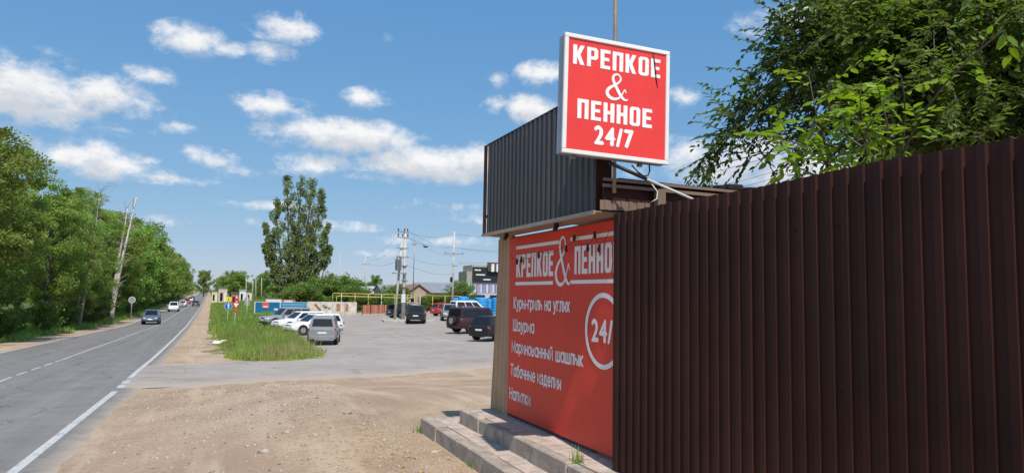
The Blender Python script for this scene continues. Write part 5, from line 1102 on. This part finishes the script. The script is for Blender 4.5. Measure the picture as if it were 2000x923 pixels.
# ------------------------------------------------------------------ buildings behind the lot
def house(label, px0, px1, py_eave, py_ridge, Y, depth, wallm, roofm, gable_x=True, cat='house'):
    a, b = pY(px0, py_eave, Y), pY(px1, py_eave, Y); zb = gz(a.x, Y); w = b.x-a.x; e = a.z-zb; r = pY((px0+px1)/2, py_ridge, Y).z-zb
    t = thing('house', label, cat, (a.x, Y, zb)); MB().box((w/2, depth/2, e/2-.2), (w, depth, e+.4)).build('wall', wallm, t)
    ov = .35
    if gable_x:
        MB().slab([(-ov, -ov, e-.1), (w+ov, -ov, e-.1), (w+ov, depth/2, r), (-ov, depth/2, r)], (0, -1, 1), .12).build('roof_slope', roofm, t); MB().slab([(w+ov, depth+ov, e-.1), (-ov, depth+ov, e-.1), (-ov, depth/2, r+.001), (w+ov, depth/2, r+.001)], (0, 1, 1), .12).build('roof_slope', roofm, t)
        for x in (0, w): MB().slab([(x, 0, e), (x, depth, e), (x, depth/2, r-.1)], (1, 0, 0), .1).build('gable', wallm, t)
    else:
        MB().slab([(-ov, -ov, e-.1), (w/2, -ov, r), (w/2, depth+ov, r), (-ov, depth+ov, e-.1)], (-1, 0, 1), .12).build('roof_slope', roofm, t); MB().slab([(w/2, -ov, r+.001), (w+ov, -ov, e-.1), (w+ov, depth+ov, e-.1), (w/2, depth+ov, r+.001)], (1, 0, 1), .12).build('roof_slope', roofm, t)
        MB().slab([(0, -.002, e), (w, -.002, e), (w/2, -.002, r-.1)], (0, -1, 0), .1).build('gable', roofm if cat == 'x' else wallm, t)
    for u in (.25, .7):
        q = MB().box((w*u, -.03, e*.55), (.9, .1, 1.1)).build('window', M_SWHITE, t); MB().box((w*u, -.09, e*.55), (.74, .03, .94)).build('pane', M_GLASS, q)
    return t
M_RG = mat('grey_slate_roof', (.22, .23, .26), .7, 0, .1, 1); M_RB = mat('brown_tile_roof', (.28, .16, .10), .75, 0, .12, 1); M_WC = mat('cream_wall', (.55, .46, .36), .85, 0, .1, 1); M_WP = mat('pink_brick_wall', (.46, .33, .26), .85, 0, .1, 1); M_RL = mat('pale_metal_roof', (.55, .57, .60), .5, .3, .08)
house('low shed with a pale metal roof behind the gas pipe', 700, 742, 571, 558, 150, 8, mat('dark_shed_wall', (.12, .12, .13), .8), M_RL)
house('cream house with a grey roof left of the transformer pole', 748, 782, 567, 555, 140, 9, M_WC, M_RG)
house('pinkish house with a brown gable between the two concrete poles', 793, 842, 572, 554, 138, 9, M_WP, M_RB, False)
house('long house with a blue-grey roof behind the red car', 822, 892, 570, 551, 146, 10, M_WP, M_RG)
# shop on the right: dark sign band over a lighter lower front with coloured strips
SB = thing('shop_building', 'flat-roofed shop with a black lettered fascia behind the blue tanks', 'building', (pY(912, 570, 112).x, 112, gz(38, 112)))
s0 = Vector(SB.location); q = lambda px, py, Y=112: pY(px, py, Y)-s0
xa, xb = q(924, 520).x, q(985, 520).x; zt_ = q(924, 517).z; zm = q(924, 551).z; xw = 26.0
MB().box((xw/2, 3.0, zm/2), (xw, 5.0, zm)).build('lower_wall', mat('light_shop_wall', (.46, .50, .56), .6, 0, .1, .7), SB)
MB().box(((xa+xw)/2, 2.9, (zm+zt_)/2), (xw-xa, 4.7, zt_-zm-.01)).build('upper_wall', mat('beige_shop_wall', (.42, .40, .33), .8), SB)
MB().box((xa/2+.05, 2.8, (zm+zt_*.86)/2), (xa-.1, 4.4, zt_*.86-zm)).build('side_block', mat('olive_wall', (.36, .36, .28), .8), SB)
fb = MB().box(((xa+xw)/2, .35, (zm+zt_)/2-.1), (xw-xa-.1, .25, (zt_-zm)*.86)).build('sign_band', mat('black_sign_band', (.022, .024, .026), .5), SB)
for (u, v, w) in ((.35, .72, 1.1), (.6, .45, 1.6), (1.9, .18, 1.3)): MB().box((xa+u+w/2, .21, zm+(zt_-zm)*v), (w, .02, .2)).build('caption_bar', M_SWHITE, fb)
MB().box((xa+.5*(xb-xa)+1.3, .0, zt_*.97), (3.0, .5, 1.5)).build('raised_sign', mat('dark_brown_sign', (.10, .08, .07), .5), SB); 
for u in (0, .9): MB().box((xa+.5*(xb-xa)+.6+u, -.28, zt_*.95), (.5, .05, 1.3)).build('white_letter_panel', M_SWHITE, SB)
cols = [(.10, .14, .42), (.30, .12, .30), (.60, .62, .66), (.08, .2, .5), (.5, .2, .22), (.55, .58, .65)]
for i in range(22): MB().box((.8+i*.36, .46, zm*.80), (.20, .08, zm*.30)).build('coloured_strip', mat('strip_%d' % (i % 6), cols[i % 6], .6), SB)
for i in range(3): MB().box((2.0+i*3.5, .46, zm*.32), (2.6, .06, zm*.5)).build('shop_window', M_GLASS, SB)
# bright blue plastic tanks by the shop
M_BT = mat('bright_blue_plastic', (.035, .30, .62), .4, 0, .15, 2)
for i, (px, Y, h, r_) in enumerate(((893, 97, 2.3, .75), (905, 95, 2.5, .8), (922, 97, 2.1, .95), (940, 96, 2.4, .95), (957, 97, 2.2, .9), (972, 96, 2.4, .9))):
    p = pY(px, 590, Y); t = thing('blue_tank', ('leftmost, narrow', 'second', 'third, lower', 'fourth, broad', 'fifth', 'rightmost')[i] + ' bright blue plastic tank in front of the shop', 'tank', (p.x, Y, gz(p.x, Y)), i, 'blue tanks in front of the shop')
    pr_ = [(0, r_*.96), (.1, r_)]
    for k in range(5): pr_ += [(h*(.12+.16*k), r_), (h*(.15+.16*k), r_*.95), (h*(.22+.16*k), r_*.95), (h*(.25+.16*k), r_)]
    pr_ += [(h*.93, r_*.9), (h*.98, r_*.5)]; MB().tube([(0, 0, z) for z, _ in pr_], [b for _, b in pr_], 18).build('shell', M_BT, t); MB().tube([(0, 0, h*.97), (0, 0, h*1.05)], [.28, .26], 14).build('lid', M_DARK, t)
# far shops along the road
for i, (px0, px1, pt, pb, Y, c, l_) in enumerate(((427, 444, 562, 574, 240, (.60, .46, .40), 'pinkish far shop box nearest to the road'), (468, 481, 566, 579, 215, (.70, .71, .74), 'white far kiosk right of the pinkish shop'), (482, 492, 569, 577, 215, (.66, .55, .33), 'cream far kiosk beside the white one'), (414, 425, 568, 577, 260, (.55, .56, .32), 'yellowish far hut by the road edge'), (452, 466, 572, 582, 205, (.42, .16, .14), 'low dark red far stall right of the pinkish shop'))):
    a, b = pY(px0, pt, Y), pY(px1, pb, Y); zb = gz(a.x, Y); w = b.x-a.x; h = a.z-zb; t = thing('roadside_shop', l_, 'shop', (a.x, Y, zb))
    MB().box((w/2, 2.0, h/2), (w, 4.0, h)).build('wall', mat('shop_wall_%d' % i, c, .75), t); MB().box((w/2, 2.0, h+.06), (w+.4, 4.4, .12)).build('roof', M_RG if i != 1 else M_SWHITE, t)
    MB().box((w*.35, -.03, h*.45), (w*.3, .08, h*.5)).build('window', M_GLASS, t); MB().box((w*.75, -.03, h*.38), (w*.2, .08, h*.7)).build('door', M_SWHITE, t)
MB_ = None
